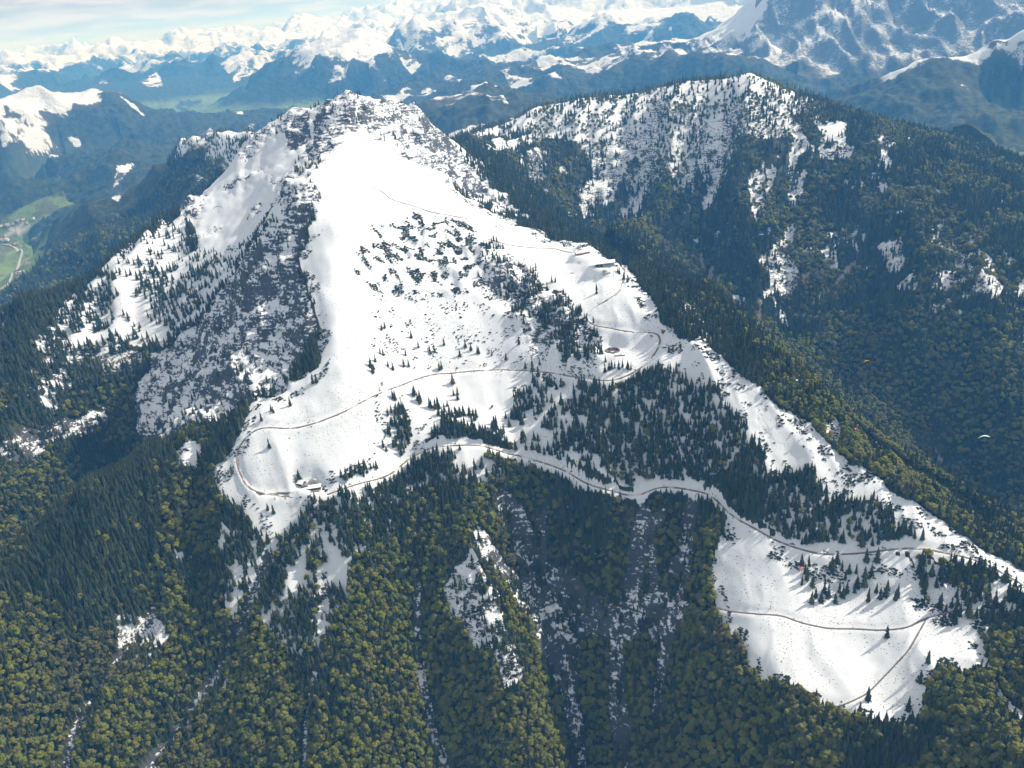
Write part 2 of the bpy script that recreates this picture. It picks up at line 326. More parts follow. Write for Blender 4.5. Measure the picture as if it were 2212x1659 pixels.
SPARSE = [ # (density of trees, snow share, outline)
 (.62,1,[(1372,580),(1395,600),(1450,650),(1500,705),(1545,790),(1500,768),(1452,722),(1428,690),(1400,640)]),
 (.30,1,[(410,545),(510,540),(560,520),(505,600),(440,690),(340,750),(200,750),(110,790),(140,655),(250,575),(340,508),(390,470)]),
 (.55,.5,[(110,790),(200,750),(330,760),(300,800),(200,830),(120,850),(60,830)]),
 (.78,.93,[(530,1100),(600,1165),(690,1090),(780,1035),(860,1130),(840,1190),(770,1230),(770,1320),(720,1400),(640,1420),(570,1330),(530,1240)]),
 (.25,1,[(820,840),(860,830),(880,900),(900,985),(840,1010),(780,1035),(840,960)]),
 (.10,1,[(900,860),(1240,845),(1235,950),(1150,985),(1050,955),(950,930)]),
 (.34,1,[(1100,860),(1180,830),(1250,830),(1230,900),(1330,1050),(1250,1020),(1150,985),(1120,930)]),
 (.90,1,[(1240,835),(1350,835),(1440,815),(1510,870),(1560,905),(1610,955),(1640,1000),(1655,1050),(1580,1055),(1530,1060),(1420,1055),(1330,1050),(1235,950)]),
 (.65,1,[(880,985),(960,965),(1050,970),(1080,1040),(1000,1070),(900,1080),(800,1100),(780,1040)]),
 (.82,1,[(1660,1060),(1700,1040),(1770,1040),(1800,1075),(1880,1090),(1960,1130),(2040,1170),(2110,1200),(1960,1180),(1850,1185),(1740,1180),(1640,1140)]),
 (.80,.9,[(1960,1190),(2100,1205),(2230,1270),(2230,1320),(2150,1330),(2060,1315),(2000,1290),(1990,1240)]),
 (.50,.86,[(1000,312),(1090,258),(1160,232),(1250,208),(1350,202),(1480,174),(1560,166),(1600,168),(1650,190),(1690,208),(1702,236),(1620,245),(1520,250),(1430,262),(1340,280),(1250,330),(1130,335),(1060,322),(1000,330)]),
 (.55,.55,[(1250,330),(1340,280),(1430,262),(1520,250),(1620,245),(1700,236),(1740,270),(1640,320),(1560,380),(1470,430),(1380,420),(1290,370)]),
 (.35,.6,[(1005,330),(1060,325),(1130,340),(1110,375),(1050,360)]),
 (.30,.6,[(1900,530),(1945,525),(1955,600),(1925,610)]),(.3,.6,[(1935,630),(1985,640),(1975,680),(1945,670)]),(.4,.6,[(1450,310),(1490,300),(1480,400),(1455,420)]),
 (.5,.5,[(1820,450),(1860,440),(1850,500),(1830,510)]),(.45,.8,[(1760,255),(1830,258),(1825,300),(1800,290),(1780,300),(1770,275)]),
 (.6,.75,[(370,1180),(420,1190),(400,1250),(370,1230)]),(.5,.7,[(480,1120),(520,1130),(520,1260),(490,1300),(470,1220)]),
 (.6,.6,[(240,1340),(330,1310),(370,1370),(330,1460),(270,1430)]),(.5,.7,[(450,1410),(480,1410),(475,1450),(450,1450)]),
 (.55,.6,[(100,730),(170,720),(150,780),(90,790)]),(.5,.8,[(100,840),(130,840),(120,900),(95,880)]),
]
ROCKY = [ # (rockiness, snow share, trees, outline)
 (1,.46,.03,[(694,350),(650,388),(606,430),(598,480),(560,525),(505,605),(445,690),(335,765),(300,850),(295,950),(345,985),(420,925),(530,886),(600,856),(650,790),(688,720),(662,650),(642,560),(688,455)]),
 (1,.22,0,[(772,275),(738,310),(694,350),(650,345),(672,300),(690,225),(740,200),(768,200)]),  # summit rock; snow share lowered further to paint in the shade of its face
 (1,.22,0,[(598,280),(612,255),(635,230),(672,240),(668,300),(645,325),(620,320),(610,300)]),  # left summit rock, its low snow share also puts shade into the colour
 (1,.44,.015,[(772,208),(845,218),(875,226),(925,262),(1005,345),(1060,420),(1150,482),(1050,450),(990,410),(950,374),(860,330),(812,300),(778,270)]),
 (.9,.62,.22,[(1055,525),(1120,560),(1190,605),(1250,680),(1300,740),(1315,800),(1220,785),(1150,720),(1080,650),(1035,600)]),
 (1,.44,.08,[(1078,1062),(1130,1085),(1180,1180),(1240,1240),(1300,1290),(1350,1312),(1460,1285),(1500,1330),(1450,1425),(1400,1405),(1310,1385),(1265,1360),(1240,1400),(1230,1500),(1200,1470),(1170,1400),(1110,1310),(1050,1220),(1012,1165),(1040,1160),(1100,1235),(1140,1255),(1110,1180)]),
 (.8,.55,.10,[(1480,1090),(1510,1090),(1500,1200),(1480,1260),(1440,1250),(1470,1180)]),
 (.8,.35,.25,[(0,980),(60,930),(150,905),(230,880),(240,905),(180,945),(90,985),(0,1010)]),
 (1,.45,0,[(480,388),(555,360),(578,366),(525,394),(482,402)]),(1,.42,0,[(575,372),(600,388),(638,378),(642,392),(612,412),(578,394)]),(1,.5,0,[(592,418),(645,398),(655,408),(610,430)]),
 (1,.5,.015,[(540,292),(600,262),(612,285),(565,312),(545,335),(515,345),(520,320)]),(1,.5,.015,[(385,440),(435,398),(450,415),(425,470),(388,482)]),(1,.5,.015,[(410,500),(470,480),(480,492),(430,515)]),(1,.5,.015,[(520,462),(560,440),(570,450),(530,475)]),
 (.6,.62,0,[(1625,905),(1640,905),(1665,950),(1690,975),(1680,985),(1650,965)]),(.6,.7,0,[(1700,940),(1730,950),(1770,1000),(1755,1005),(1720,970)]),
 (.7,.60,.10,[(980,1235),(1040,1205),(1062,1280),(1110,1380),(1145,1470),(1110,1530),(1050,1440),(990,1340),(958,1270)]),
]
for m_ in [inpoly(p) for p in CLEAR]: snow[m_] = 1; trees[m_] = 0
for dn, sn, p in SPARSE:
    m_ = inpoly(p); snow[m_] = sn; trees[m_] = dn
# snow and bare rock lie in the chutes of the forested ridge, trees stand on its ribs
chute = inpoly([(1150,300),(1250,260),(1430,255),(1700,240),(1760,300),(1720,420),(1640,520),(1500,520),(1380,470),(1260,420),(1180,370)])
cv_ = GU*1.0+GU2*.9+n80*.35
m_ = chute & (cv_ < -.02); snow[m_] = .58; trees[m_] = .18; rock[m_] = .85
m_ = chute & (cv_ >= -.02); trees[m_] = .85
m_ = RIDGE & ~chute & VIS & (GD > 2350) & (GU2+n80*.5 < -.20) & (n300 > .0); snow[m_] = .46; trees[m_] = .28; rock[m_] = .7
GF = gully(38, 46, 260, 131); GR_ = gully(4, 95, 420, 137)
m_ = inpoly([(1010,1080),(1100,1065),(1300,1090),(1500,1100),(1540,1200),(1520,1320),(1480,1450),(1450,1600),(1300,1600),(1240,1540),(1160,1420),(1080,1260)]) & (GR_+n80*.25 < -.10); rock[m_] = .9; snow[m_] = .36; trees[m_] = .12
for rk, sn, tr, p in ROCKY:
    m_ = inpoly(p); rock[m_] = rk; trees[m_] = tr; snow[m_] = sn+(n80*.30-GF*.55)[m_]*(sn < .7)
sc_ = inpoly([(775,530),(830,490),(900,478),(1000,480),(1060,530),(1060,580),(1010,640),(900,650),(820,640),(770,580)]); scrub[sc_] = 1; cqg = fbm(GX/28, GY/28, 3, 411); rock[sc_] = .5; snow[sc_] = (1-.5*sstep(.02, .22, cqg))[sc_]
sc_ = inpoly([(1100,560),(1200,610),(1260,690),(1300,750),(1250,770),(1180,700),(1110,640)]); scrub[sc_] = .7
sc_ = inpoly([(800,640),(1000,640),(1150,720),(1250,790),(1100,790),(900,790),(810,760)]); scrub[sc_] = .13
sc_ = inpoly([(640,560),(690,480),(690,650),(720,720),(690,820),(600,860),(660,790),(650,650)]); scrub[sc_] = .5
sc_ = inpoly([(1000,1240),(1060,1230),(1110,1380),(1140,1470),(1100,1510),(1050,1430),(990,1320)]); scrub[sc_] = .6
# the far land: snow by height, woods below, meadows on the flats
far = ~near
hgt = GZ+n1k*260+n300*90
gz_r = np.gradient(GZ, axis=0)/np.gradient(GD, axis=0); slope = np.abs(gz_r)
sfar = sstep(1400, 1640, hgt)
snow = np.where(far, sfar, snow)
snow = np.where(FOOT & far, np.maximum(sstep(1330, 1500, hgt), sstep(.30, .42, n1k+.3*n300)*sstep(1050, 1200, GZ)), snow)
snow = np.where(KAI, sstep(1150, 1350, hgt)*(.17+.5*n300), snow); quarry = np.zeros(GX.shape)
rock = np.where(KAI, sstep(1150, 1300, GZ+n300*150), rock)
snow = np.where(LEFT, sstep(1330, 1480, GZ+n300*160)*.8+0*GZ, snow)
snow = np.where(DIST & (GD > 9000), np.maximum(snow, sstep(.24, .34, n1k+.25*n300)*sstep(1150, 1250, GZ)), snow)
flat = (slope < 0.055) & (GZ < 900) & (GD > 3800)
mead = np.where(far & (VAL | flat), np.maximum(sstep(860, 700, GZ+n300*60), VAL*sstep(1180, 1080, GZ+n300*60))*sstep(-.25, -.1, n1k+0.6*n300+.15), 0)
mead = np.where((PX < 300) & (PY < 425) & (PY > 285), mead*.15, mead)
FARSNOW = [ # snowfields on the far hills
 [(0,240),(60,232),(100,232),(120,262),(60,275),(150,300),(95,330),(40,335),(0,320)], [(140,296),(165,292),(185,298),(160,310)], [(265,222),(310,245),(318,252),(290,245)],
 [(1075,168),(1130,175),(1200,172),(1222,185),(1150,188),(1090,192),(1100,182)], [(1040,222),(1090,228),(1100,240),(1060,236)], [(1110,213),(1150,210),(1150,218),(1115,220)],
 [(1330,112),(1420,95),(1480,90),(1560,70),(1625,62),(1620,85),(1540,100),(1480,96),(1420,108),(1350,118)],
 [(1610,100),(1650,110),(1720,125),(1700,133),(1620,118)], [(1790,70),(1850,20),(1870,30),(1830,80),(1760,110),(1720,125),(1740,100)],
 [(2070,128),(2130,112),(2230,88),(2230,102),(2150,122),(2110,130)],
 [(255,385),(288,365),(285,378),(250,425),(240,425)],
 [(690,165),(740,130),(760,135),(745,160),(720,175)],[(790,110),(800,110),(810,140),(830,170),(860,178),(800,165)],[(845,100),(880,110),(910,140),(890,160),(870,140)],
 [(300,175),(340,165),(360,185),(320,190)],[(510,160),(560,140),(540,165),(500,180)],[(850,75),(950,60),(1100,35),(1230,30),(1250,45),(1150,50),(1100,60),(1050,80),(1000,65),(900,90)],[(1100,75),(1180,60),(1230,75),(1120,82)],
]
for p in FARSNOW:
    m_ = inpoly(p) & far; snow[m_] = np.clip(.66+.9*n300+.3*n80, 0, .95)[m_]
for p in [[(0,520),(40,515),(98,545),(95,575),(60,612),(0,640)],[(10,500),(70,470),(140,440),(175,425),(130,455),(75,485)],[(2040,337),(2150,318),(2230,322),(2230,338),(2120,332)],[(2165,375),(2230,390),(2230,405),(2190,395)]]:
    m_ = inpoly(p) & far; mead[m_] = 1; snow[m_] = 0
quarry = inpoly([(8,505),(25,488),(55,482),(78,480),(55,500),(20,510)]); 
quarry = quarry.astype(float); quarry = np.where(KAI,     .16*rock, quarry)
for p in [[(1500,540),(1512,542),(1530,572),(1552,605),(1560,630),(1548,628),(1535,600),(1515,570)],[(1632,684),(1648,686),(1646,722),(1634,724)],[(2008,955),(2022,955),(2040,990),(2028,998)],[(1722,690),(1850,530),(1856,532),(1735,690)],[(1690,640),(1700,630),(1760,560),(1740,600)]]:
    m_ = inpoly(p); quarry[m_] = .55; trees[m_] = 0; snow[m_] = 0
trees = np.where(mead > .5, 0, trees); canopy = np.where(far, (1-np.clip(snow*1.6, 0, 1))*(1-mead)*(1-rock), 0)
canopy = np.where(near, np.clip(trees*1.2-.2, 0, 1)*(1-rock), canopy)

# ------------------------------------------------------------------ relief on top of the surveyed surface
amp = np.zeros(GX.shape)
CRX, CRD = zip(*sorted((a, np.interp(a, BEDX, BEDD)+(d-np.interp(a, BEDX, BEDD))*.70) for a, b, d in LINES['forested_ridge'][2]))
rg1 = ridged(GX/130+.3*n80, GY/130, 5, 61)-.45; 
def blur(A, ky, kx):
    for _ in range(2):
        for ax, k in ((0, ky), (1, kx)):
            P_ = np.concatenate([np.take(A, [0]*k, ax), A, np.take(A, [-1]*(k+1), ax)], ax); C_ = np.cumsum(P_, ax); n_ = A.shape[ax]
            A = (np.take(C_, range(2*k, 2*k+n_), ax)-np.take(C_, range(0, n_), ax))/(2*k)
    return A
tr_s = blur(trees, 7, 10); rk_s = blur(rock, 3, 5); open_snow = blur(snow*(1-rock)*(1-trees), 5, 8)
amp += near*(1-.85*open_snow)*(n300*16 + n80*5) + near*open_snow*(n300*15+n80*5.0+fbm(GX/24, GY/24, 2, 31)*.7)
amp += near*rk_s*(rg1*46 + (ridged(GX/42, GY/42, 3, 79)-.45)*13 + fbm(GX/16, GY/16, 2, 77)*3)
amp += RIDGE*(GU*170+GU2*45)*sstep(2000, 2600, GD)*(.16+.84*sstep(.98, .60, (GD-np.interp(PX, BEDX, BEDD))/np.maximum(np.interp(PX, CRX, CRD)-np.interp(PX, BEDX, BEDD), 100)))
amp += MAIN*blur(trees, 22, 36)*(gully(-14, 430, 1500, 121)*105+gully(6, 170, 650, 127)*40)
amp += LEFT*(gully(-25, 420, 1300, 140)*110 + n300*20)
amp += FOOT*((ridged(GX/1500, GY/1500, 5, 150)-.45)*190 + (ridged(GX/420, GY/420, 3, 155)-.45)*60 + n300*22)
kr = ridged(GX/900, GY/1500, 6, 160)-.45
amp += KAI*(kr*230 + (ridged(GX/240, GY/520, 4, 165)-.45)*150)*sstep(8300, 8900, GD)
amp += DIST*((ridged(GX/2700+.25*n1k, GY/2700, 5, 170)-.45)*560*sstep(11000, 16000, GD) + (ridged(GX/1050, GY/1050, 5, 175)-.45)*250)
amp *= 1-.97*mead
ns = np.hypot(PX-700, (PY-260)*1.6) < 190; amp = np.where(ns & MAIN & VIS, amp*.62, amp)
amp += near*0
GZ = GZ+amp
# bedding ledges step the cliffs
lq = (GZ+.10*GX-.06*GY)/15.0+.5*n80; lf = lq-np.floor(lq); GZ += near*rk_s*(sstep(.25, .6, lf)-lf)*9.0
jit = .5+.9*fbm(GX/48, GY/48, 2, 201)+.25*(rng.random(GX.shape)-.5)
GZ += far*canopy*(jit-.4)*np.clip(GD*.0030, 5, 26)*(GD < 16000)
# ravines cut into the near slopes, and the ribs between them
GZ_ = GZ; TE = (GZ-CAM_H)/GD; TEM = np.maximum.accumulate(TE, 0); nr = int(np.searchsorted(rr, 1750)); XN, YN = GX[:nr], GY[:nr]
def hit0(px, py):
    d = ray(px, py); a = math.atan2(d[0], d[1]); i = int(np.clip(np.interp(a, az, np.arange(NA)), 0, NA-1)); k = int(np.clip(np.searchsorted(TEM[:, i], d[2]), 0, NR-1)); return d[0]*rr[k], d[1]*rr[k]
for dep, wd, bare, l in ((-34,62,7,[(575,1190),(520,1320),(430,1470),(330,1600),(280,1680)]),(-30,55,6,[(330,1300),(230,1420),(150,1560),(110,1680)]),(-22,42,5,[(700,1230),(690,1380),(660,1540),(650,1680)]),(-26,45,8,[(900,1250),(900,1400),(930,1560),(980,1680)]),
        (-34,50,16,[(1090,1070),(1160,1220),(1215,1350),(1235,1480),(1240,1560),(1255,1680)]),(-26,40,14,[(1390,1110),(1370,1230),(1330,1330),(1330,1480),(1350,1660)]),(-20,36,12,[(1490,1100),(1480,1230),(1440,1360),(1420,1500)]),
        (20,45,0,[(985,1090),(1020,1190),(1070,1310),(1120,1450),(1190,1580),(1250,1690)]),(18,45,0,[(1545,1130),(1528,1250),(1505,1400),(1480,1540),(1480,1690)]),(16,50,0,[(470,1160),(440,1300),(350,1450),(230,1600)]),(16,50,0,[(780,1200),(770,1380),(770,1560),(790,1690)])):
    Q = np.array([hit0(*p) for p in l]); dm = np.full(XN.shape, 1e9); w0 = 14*n80[:nr]
    for A_, B_ in zip(Q[:-1], Q[1:]):
        e_ = B_-A_; t_ = np.clip(((XN-A_[0])*e_[0]+(YN-A_[1])*e_[1])/(e_@e_), 0, 1); dm = np.minimum(dm, np.hypot(XN-A_[0]-t_*e_[0], YN-A_[1]-t_*e_[1]))
    dm = np.abs(dm+w0); GZ[:nr] += dep*np.exp(-dm/wd)*(1-open_snow[:nr])*(1+.6*n300[:nr])
    if bare:
        m_ = (dm < bare*(1+1.6*n80[:nr])) & (open_snow[:nr] < .5); trees[:nr][m_] = .08; rock[:nr][m_] = .9; snow[:nr][m_] = .42; canopy[:nr][m_] = 0
ts = blur(trees, 4, 7); edge = (trees < .1) & (ts > .06) & near & (rock < .2) & (GD < 2400); scrub[edge] = np.maximum(scrub[edge], .30)
# distant ranges: cover follows the finished relief
hgt = GZ+n1k*200+n300*70
snow = np.where(DIST, np.maximum(sstep(1680, 2050, hgt), snow*.9), snow); rock = np.where(DIST, .9*sstep(1500, 1800, hgt), rock); snow = np.where(DIST & (rock > .1), snow*.9, snow); canopy = np.where(DIST, (1-np.clip(snow*1.6, 0, 1))*(1-mead), canopy)
GZ = np.maximum(GZ, 560)
GZ = np.where(mead > .5, np.maximum(GZ, 600), GZ)

# ------------------------------------------------------------------ finding ground points
def rebuild_lines():
    global TE, TEM
    TE = (GZ-CAM_H)/GD; TEM = np.maximum.accumulate(TE, 0)
rebuild_lines()
def hit(px, py):
    d = ray(px, py); a = math.atan2(d[0], d[1]); t = d[2]
    f = np.interp(a, az, np.arange(NA)); i = min(int(f), NA-2); u = f-i
    col = TEM[:, i]*(1-u)+TEM[:, i+1]*u; k = int(np.searchsorted(col, t)); k = min(max(k, 1), NR-1)
    s = 0 if col[k] == col[k-1] else (t-col[k-1])/(col[k]-col[k-1]); D = rr[k-1]+(rr[k]-rr[k-1])*s
    x, y = d[0]*D, d[1]*D
    return np.array([x, y, gz(x, y)])
def gidx(x, y):
    D = np.hypot(x, y); a = np.arctan2(x, y)
    return np.interp(D, rr, np.arange(NR)), np.interp(a, az, np.arange(NA))
def samp(A, x, y):
    fr, fa = gidx(x, y); i = np.clip(np.floor(fr).astype(int), 0, NR-2); j = np.clip(np.floor(fa).astype(int), 0, NA-2); u = fr-i; v = fa-j
    return (A[i, j]*(1-v)+A[i, j+1]*v)*(1-u)+(A[i+1, j]*(1-v)+A[i+1, j+1]*v)*u
def gz(x, y): return float(samp(GZ, np.asarray(float(x)), np.asarray(float(y))))

# ------------------------------------------------------------------ roads are benched into the slope before the ground is meshed
ROADS = { # name: (half width, photo line)
 'gravel_road': (1.6, [(1350,574),(1349,600),(1338,630),(1310,650),(1285,660),(1262,680),(1266,694),(1290,706),(1340,713),(1390,717),(1424,714),(1428,735),(1415,765),(1385,795),(1345,816),(1310,824),(1270,817),(1200,804),(1130,799),(1075,797),(1000,803),(940,806),(890,820),(840,840),(800,858),(745,890),(690,912),(620,928),(585,921),(555,923),(530,940),(512,970),(511,1000),(525,1040),(545,1065),(585,1068),(620,1073),(660,1077),(700,1073),(745,1055),(800,1038),(850,1022),(880,990),(920,969),(960,963),(1020,960),(1060,965),(1120,982),(1180,1000),(1240,1028),(1300,1055),(1345,1069),(1400,1060),(1470,1052),(1530,1063),(1565,1100),(1600,1128),(1660,1160),(1720,1184),(1770,1197),(1830,1196),(1900,1189),(1960,1184),(2030,1192),(2090,1203),(2140,1222),(2180,1245),(2230,1275)]),
 'access_track': (1.5, [(560,1067),(600,1062),(640,1063),(672,1062),(692,1058)]),
 'meadow_track': (1.2, [(1540,1310),(1580,1321),(1640,1326),(1690,1328),(1730,1345),(1790,1358),(1850,1357),(1900,1362),(1960,1355),(2000,1335),(2050,1320),(2090,1313),(2150,1322)]),
 'footpath': (.8, [(2000,1338),(1985,1365),(1965,1400),(1930,1440),(1900,1472),(1870,1500),(1830,1518),(1795,1531),(1760,1532),(1720,1522)]),
 'ridge_path': (1.1, [(800,402),(825,410),(840,430),(880,440),(925,457),(960,462),(1010,472)]),
 'hut_path': (1.1, [(1055,517),(1090,527),(1140,534),(1200,536),(1235,545)]),
}
def smooth(P, n=6):
    for _ in range(n): P = np.concatenate([P[:1], (P[:-2]+2*P[1:-1]+P[2:])/4, P[-1:]])
    return P
def resample(P, step):
    d = np.concatenate([[0], np.cumsum(np.hypot(*np.diff(P[:, :2], axis=0).T))]); n = max(2, int(d[-1]/step)); t = np.linspace(0, d[-1], n)
    return np.stack([np.interp(t, d, P[:, k]) for k in range(P.shape[1])], 1)
RP = {}
for n, (hw, l) in ROADS.items():
    P = np.array([hit(*q) for q in l]); P = resample(P, 5.0); P = smooth(P, 8 if n == 'gravel_road' else 4)
    P[:, 2] = samp(GZ, P[:, 0], P[:, 1]); z = P[:, 2].copy()
    for _ in range(25): z[1:-1] = (z[:-2]+2*z[1:-1]+z[2:])/4
    P[:, 2] = z; RP[n] = P
dmin = np.full(GX.shape, 1e9); zrd = np.zeros(GX.shape); hwd = np.zeros(GX.shape)
for n, P in RP.items():
    Q = resample(P, 2.5)
    fr, fa = gidx(Q[:, 0], Q[:, 1])
    for q, a, b in zip(Q, fr.astype(int), fa.astype(int)):
        sl_ = (slice(max(a-5, 0), a+7), slice(max(b-10, 0), b+12)); d = np.hypot(GX[sl_]-q[0], GY[sl_]-q[1])
        m_ = d < dmin[sl_]; dmin[sl_][m_] = d[m_]; zrd[sl_][m_] = q[2]; hwd[sl_][m_] = ROADS[n][0]
kb = 1-sstep(hwd+1.5, hwd+8.5, dmin); kb[dmin > 50] = 0
GZ = GZ*(1-kb)+(zrd-1.0)*kb
rg = (hwd > 1.55) & (dmin < 40); trees[rg & (dmin < 11)] = 0; snow = np.where(rg & (dmin < 8.5+6*n80) & near, np.maximum(snow, .9), snow); rock = np.where(rg & (dmin < 12), rock*.3, rock); trees[dmin < hwd+3] = 0; scrub[dmin < hwd+2] = 0
up = (kb > .05) & (kb < .9)
snow = np.where(up & (trees < .9) & (hwd > 1.55) & (dmin < hwd+4.5), snow*np.where(samp(n80, GX, GY)+.25 > .2, .55, 1.0), snow)
# level pads under the buildings and the pond
PADZ = {}
for px, py, rad, dig in ((1323,757,19,0),(676,1054,13,0),(1306,574,26,0),(1258,549,19,0),(650,1045,9,0)):
    q = hit(px, py); d = np.hypot(GX-q[0], GY-q[1]); PADZ[px] = q; k = 1-sstep(rad, rad+16, d); GZ = GZ*(1-k)+q[2]*k
    if rad == 19 and px == 1323: GZ = np.where(d < 12.5, q[2]-6, GZ); snow = np.where(d < 16, 1.0, snow); trees[d < 26] = 0; scrub[d < 24] = 0
rebuild_lines()
GRASS = np.clip(mead, 0, 1)
# ------------------------------------------------------------------ materials
def mat(name):
    m = bpy.data.materials.new(name); m.use_nodes = True; t = m.node_tree; t.nodes.clear(); return m, t
def L(t, a, b): t.links.new(a, b)
def simple(name, col, rough=.8, var=.15, scale=3.0, metal=0):
    m, t = mat(name); o = N(t, 'ShaderNodeOutputMaterial'); b = N(t, 'ShaderNodeBsdfPrincipled'); L(t, b.outputs[0], o.inputs[0])
    tx = N(t, 'ShaderNodeTexCoord'); nz = N(t, 'ShaderNodeTexNoise'); nz.inputs['Scale'].default_value = scale; nz.inputs['Detail'].default_value = 4; L(t, tx.outputs['Object'], nz.inputs['Vector'])
    mx = N(t, 'ShaderNodeMix', data_type='RGBA'); L(t, nz.outputs['Fac'], mx.inputs['Factor'])
    mx.inputs['A'].default_value = (*[c*(1-var) for c in col], 1); mx.inputs['B'].default_value = (*[min(1, c*(1+var)) for c in col], 1)
    L(t, mx.outputs['Result'], b.inputs['Base Color']); b.inputs['Roughness'].default_value = rough; b.inputs['Metallic'].default_value = metal
    return m
def mixc(t, f, a, b):
    m = N(t, 'ShaderNodeMix', data_type='RGBA'); 
    for k, v in (('Factor', f), ('A', a), ('B', b)):
        if isinstance(v, (int, float)): m.inputs[k].default_value = v
        elif isinstance(v, tuple): m.inputs[k].default_value = (*v, 1)
        else: L(t, v, m.inputs[k])
    return m.outputs['Result']
def mth(t, op, a, b=None, clamp=False):
    m = N(t, 'ShaderNodeMath', operation=op, use_clamp=clamp)
    for i, v in enumerate((a, b)):
        if v is None: continue
        if isinstance(v, (int, float)): m.inputs[i].default_value = v
        else: L(t, v, m.inputs[i])
    return m.outputs[0]
def noise(t, vec, scale, det=4, rough=.55, out='Fac'):
    n = N(t, 'ShaderNodeTexNoise'); n.inputs['Scale'].default_value = scale; n.inputs['Detail'].default_value = det; n.inputs['Roughness'].default_value = rough
    L(t, vec, n.inputs['Vector']); return n.outputs[out]
def attr(t, n):
    a = N(t, 'ShaderNodeAttribute', attribute_name=n); return a.outputs['Fac']
MT, t = mat('mountain_ground')
o = N(t, 'ShaderNodeOutputMaterial'); bs = N(t, 'ShaderNodeBsdfPrincipled'); L(t, bs.outputs[0], o.inputs[0])
ge = N(t, 'ShaderNodeNewGeometry'); pos = ge.outputs['Position']
mp = N(t, 'ShaderNodeMapping'); mp.inputs['Scale'].default_value = (.03, .03, .22); L(t, pos, mp.inputs[0])
strata = noise(t, mp.outputs[0], 1.0, 5, .6)
nf = noise(t, pos, .16, 5, .65); nm = noise(t, pos, .035, 4); nl = noise(t, pos, .006, 4)
nv = N(t, 'ShaderNodeSeparateXYZ'); L(t, ge.outputs['Normal'], nv.inputs[0])
aS, aR, aC, aM, aQ, aF = (attr(t, k) for k in ('snow', 'rock', 'canopy', 'meadow', 'gravel', 'far'))
nF = noise(t, pos, .0042, 9, .68); nF0 = mth(t, 'SUBTRACT', nF, .5)
soil = mixc(t, nm, (.050, .043, .030), (.085, .075, .045))
rockc = mixc(t, strata, (.022, .027, .033), (.112, .118, .124))
n3 = noise(t, pos, .022, 5, .7); can = mixc(t, mth(t, 'MULTIPLY', mth(t, 'SUBTRACT', n3, .36), 3.4, True), (.004, .008, .005), (.075, .085, .030)); can = mixc(t, mth(t, 'MULTIPLY', nf, .5), can, (.006, .012, .008))
mea = mixc(t, nm, (.11, .19, .05), (.19, .24, .08)); mea = mixc(t, mth(t, 'GREATER_THAN', nl, .56), mea, (.12, .135, .06))
c = mixc(t, aR, soil, rockc); c = mixc(t, aC, c, can); c = mixc(t, aM, c, mea); c = mixc(t, aQ, c, (.42, .40, .37))
# snow share: ragged edges from fine noise, ledges hold it, walls shed it
nn = mth(t, 'ADD', mth(t, 'MULTIPLY', nf, .75), mth(t, 'MULTIPLY', nm, .35)); nn = mth(t, 'SUBTRACT', nn, .55)
rn = mth(t, 'MULTIPLY', mth(t, 'SUBTRACT', strata, .5), 2.2); rn = mth(t, 'ADD', rn, mth(t, 'MULTIPLY', mth(t, 'SUBTRACT', nv.outputs[2], .66), 1.5))
rn = mth(t, 'ADD', rn, mth(t, 'MULTIPLY', mth(t, 'SUBTRACT', nf, .5), 2.0)); rn = mth(t, 'MULTIPLY', rn, aR)
fl = noise(t, pos, .38, 3, .6); flk = mth(t, 'MULTIPLY', mth(t, 'GREATER_THAN', fl, .640), mth(t, 'MULTIPLY', mth(t, 'SUBTRACT', nl, .38), 6.0, True)); rn = mth(t, 'SUBTRACT', rn, mth(t, 'MULTIPLY', flk, .75))
sv = mth(t, 'ADD', mth(t, 'ADD', aS, mth(t, 'MULTIPLY', nn, 1.25)), rn); win = mth(t, 'MULTIPLY', mth(t, 'MULTIPLY', aS, mth(t, 'SUBTRACT', 1.12, aS)), 4.0); sv = mth(t, 'ADD', sv, mth(t, 'MULTIPLY', mth(t, 'MULTIPLY', nF0, 3.2), mth(t, 'MULTIPLY', aF, mth(t, 'ADD', win, .25)))); fac = mth(t, 'MULTIPLY', mth(t, 'SUBTRACT', sv, .44), 7.0, True)
sn = mixc(t, nm, (.60, .64, .69), (.70, .73, .765))
c = mixc(t, fac, c, sn); L(t, c, bs.inputs['Base Color']); bs.inputs['Roughness'].default_value = .85; bs.inputs['Specular IOR Level'].default_value = .15
bp = N(t, 'ShaderNodeBump'); bp.inputs['Distance'].default_value = 1.6; bp.inputs['Strength'].default_value = .5
bh = mth(t, 'ADD', mth(t, 'MULTIPLY', nf, mth(t, 'ADD', .35, mth(t, 'MULTIPLY', aR, 1.4))), mth(t, 'MULTIPLY', fac, .35)); L(t, bh, bp.inputs['Height']); bp2 = N(t, 'ShaderNodeBump'); bp2.inputs['Distance'].default_value = 90; L(t, mth(t, 'MULTIPLY', aF, .85), bp2.inputs['Strength']); L(t, nF, bp2.inputs['Height']); L(t, bp.outputs[0], bp2.inputs['Normal']); L(t, bp2.outputs[0], bs.inputs['Normal'])

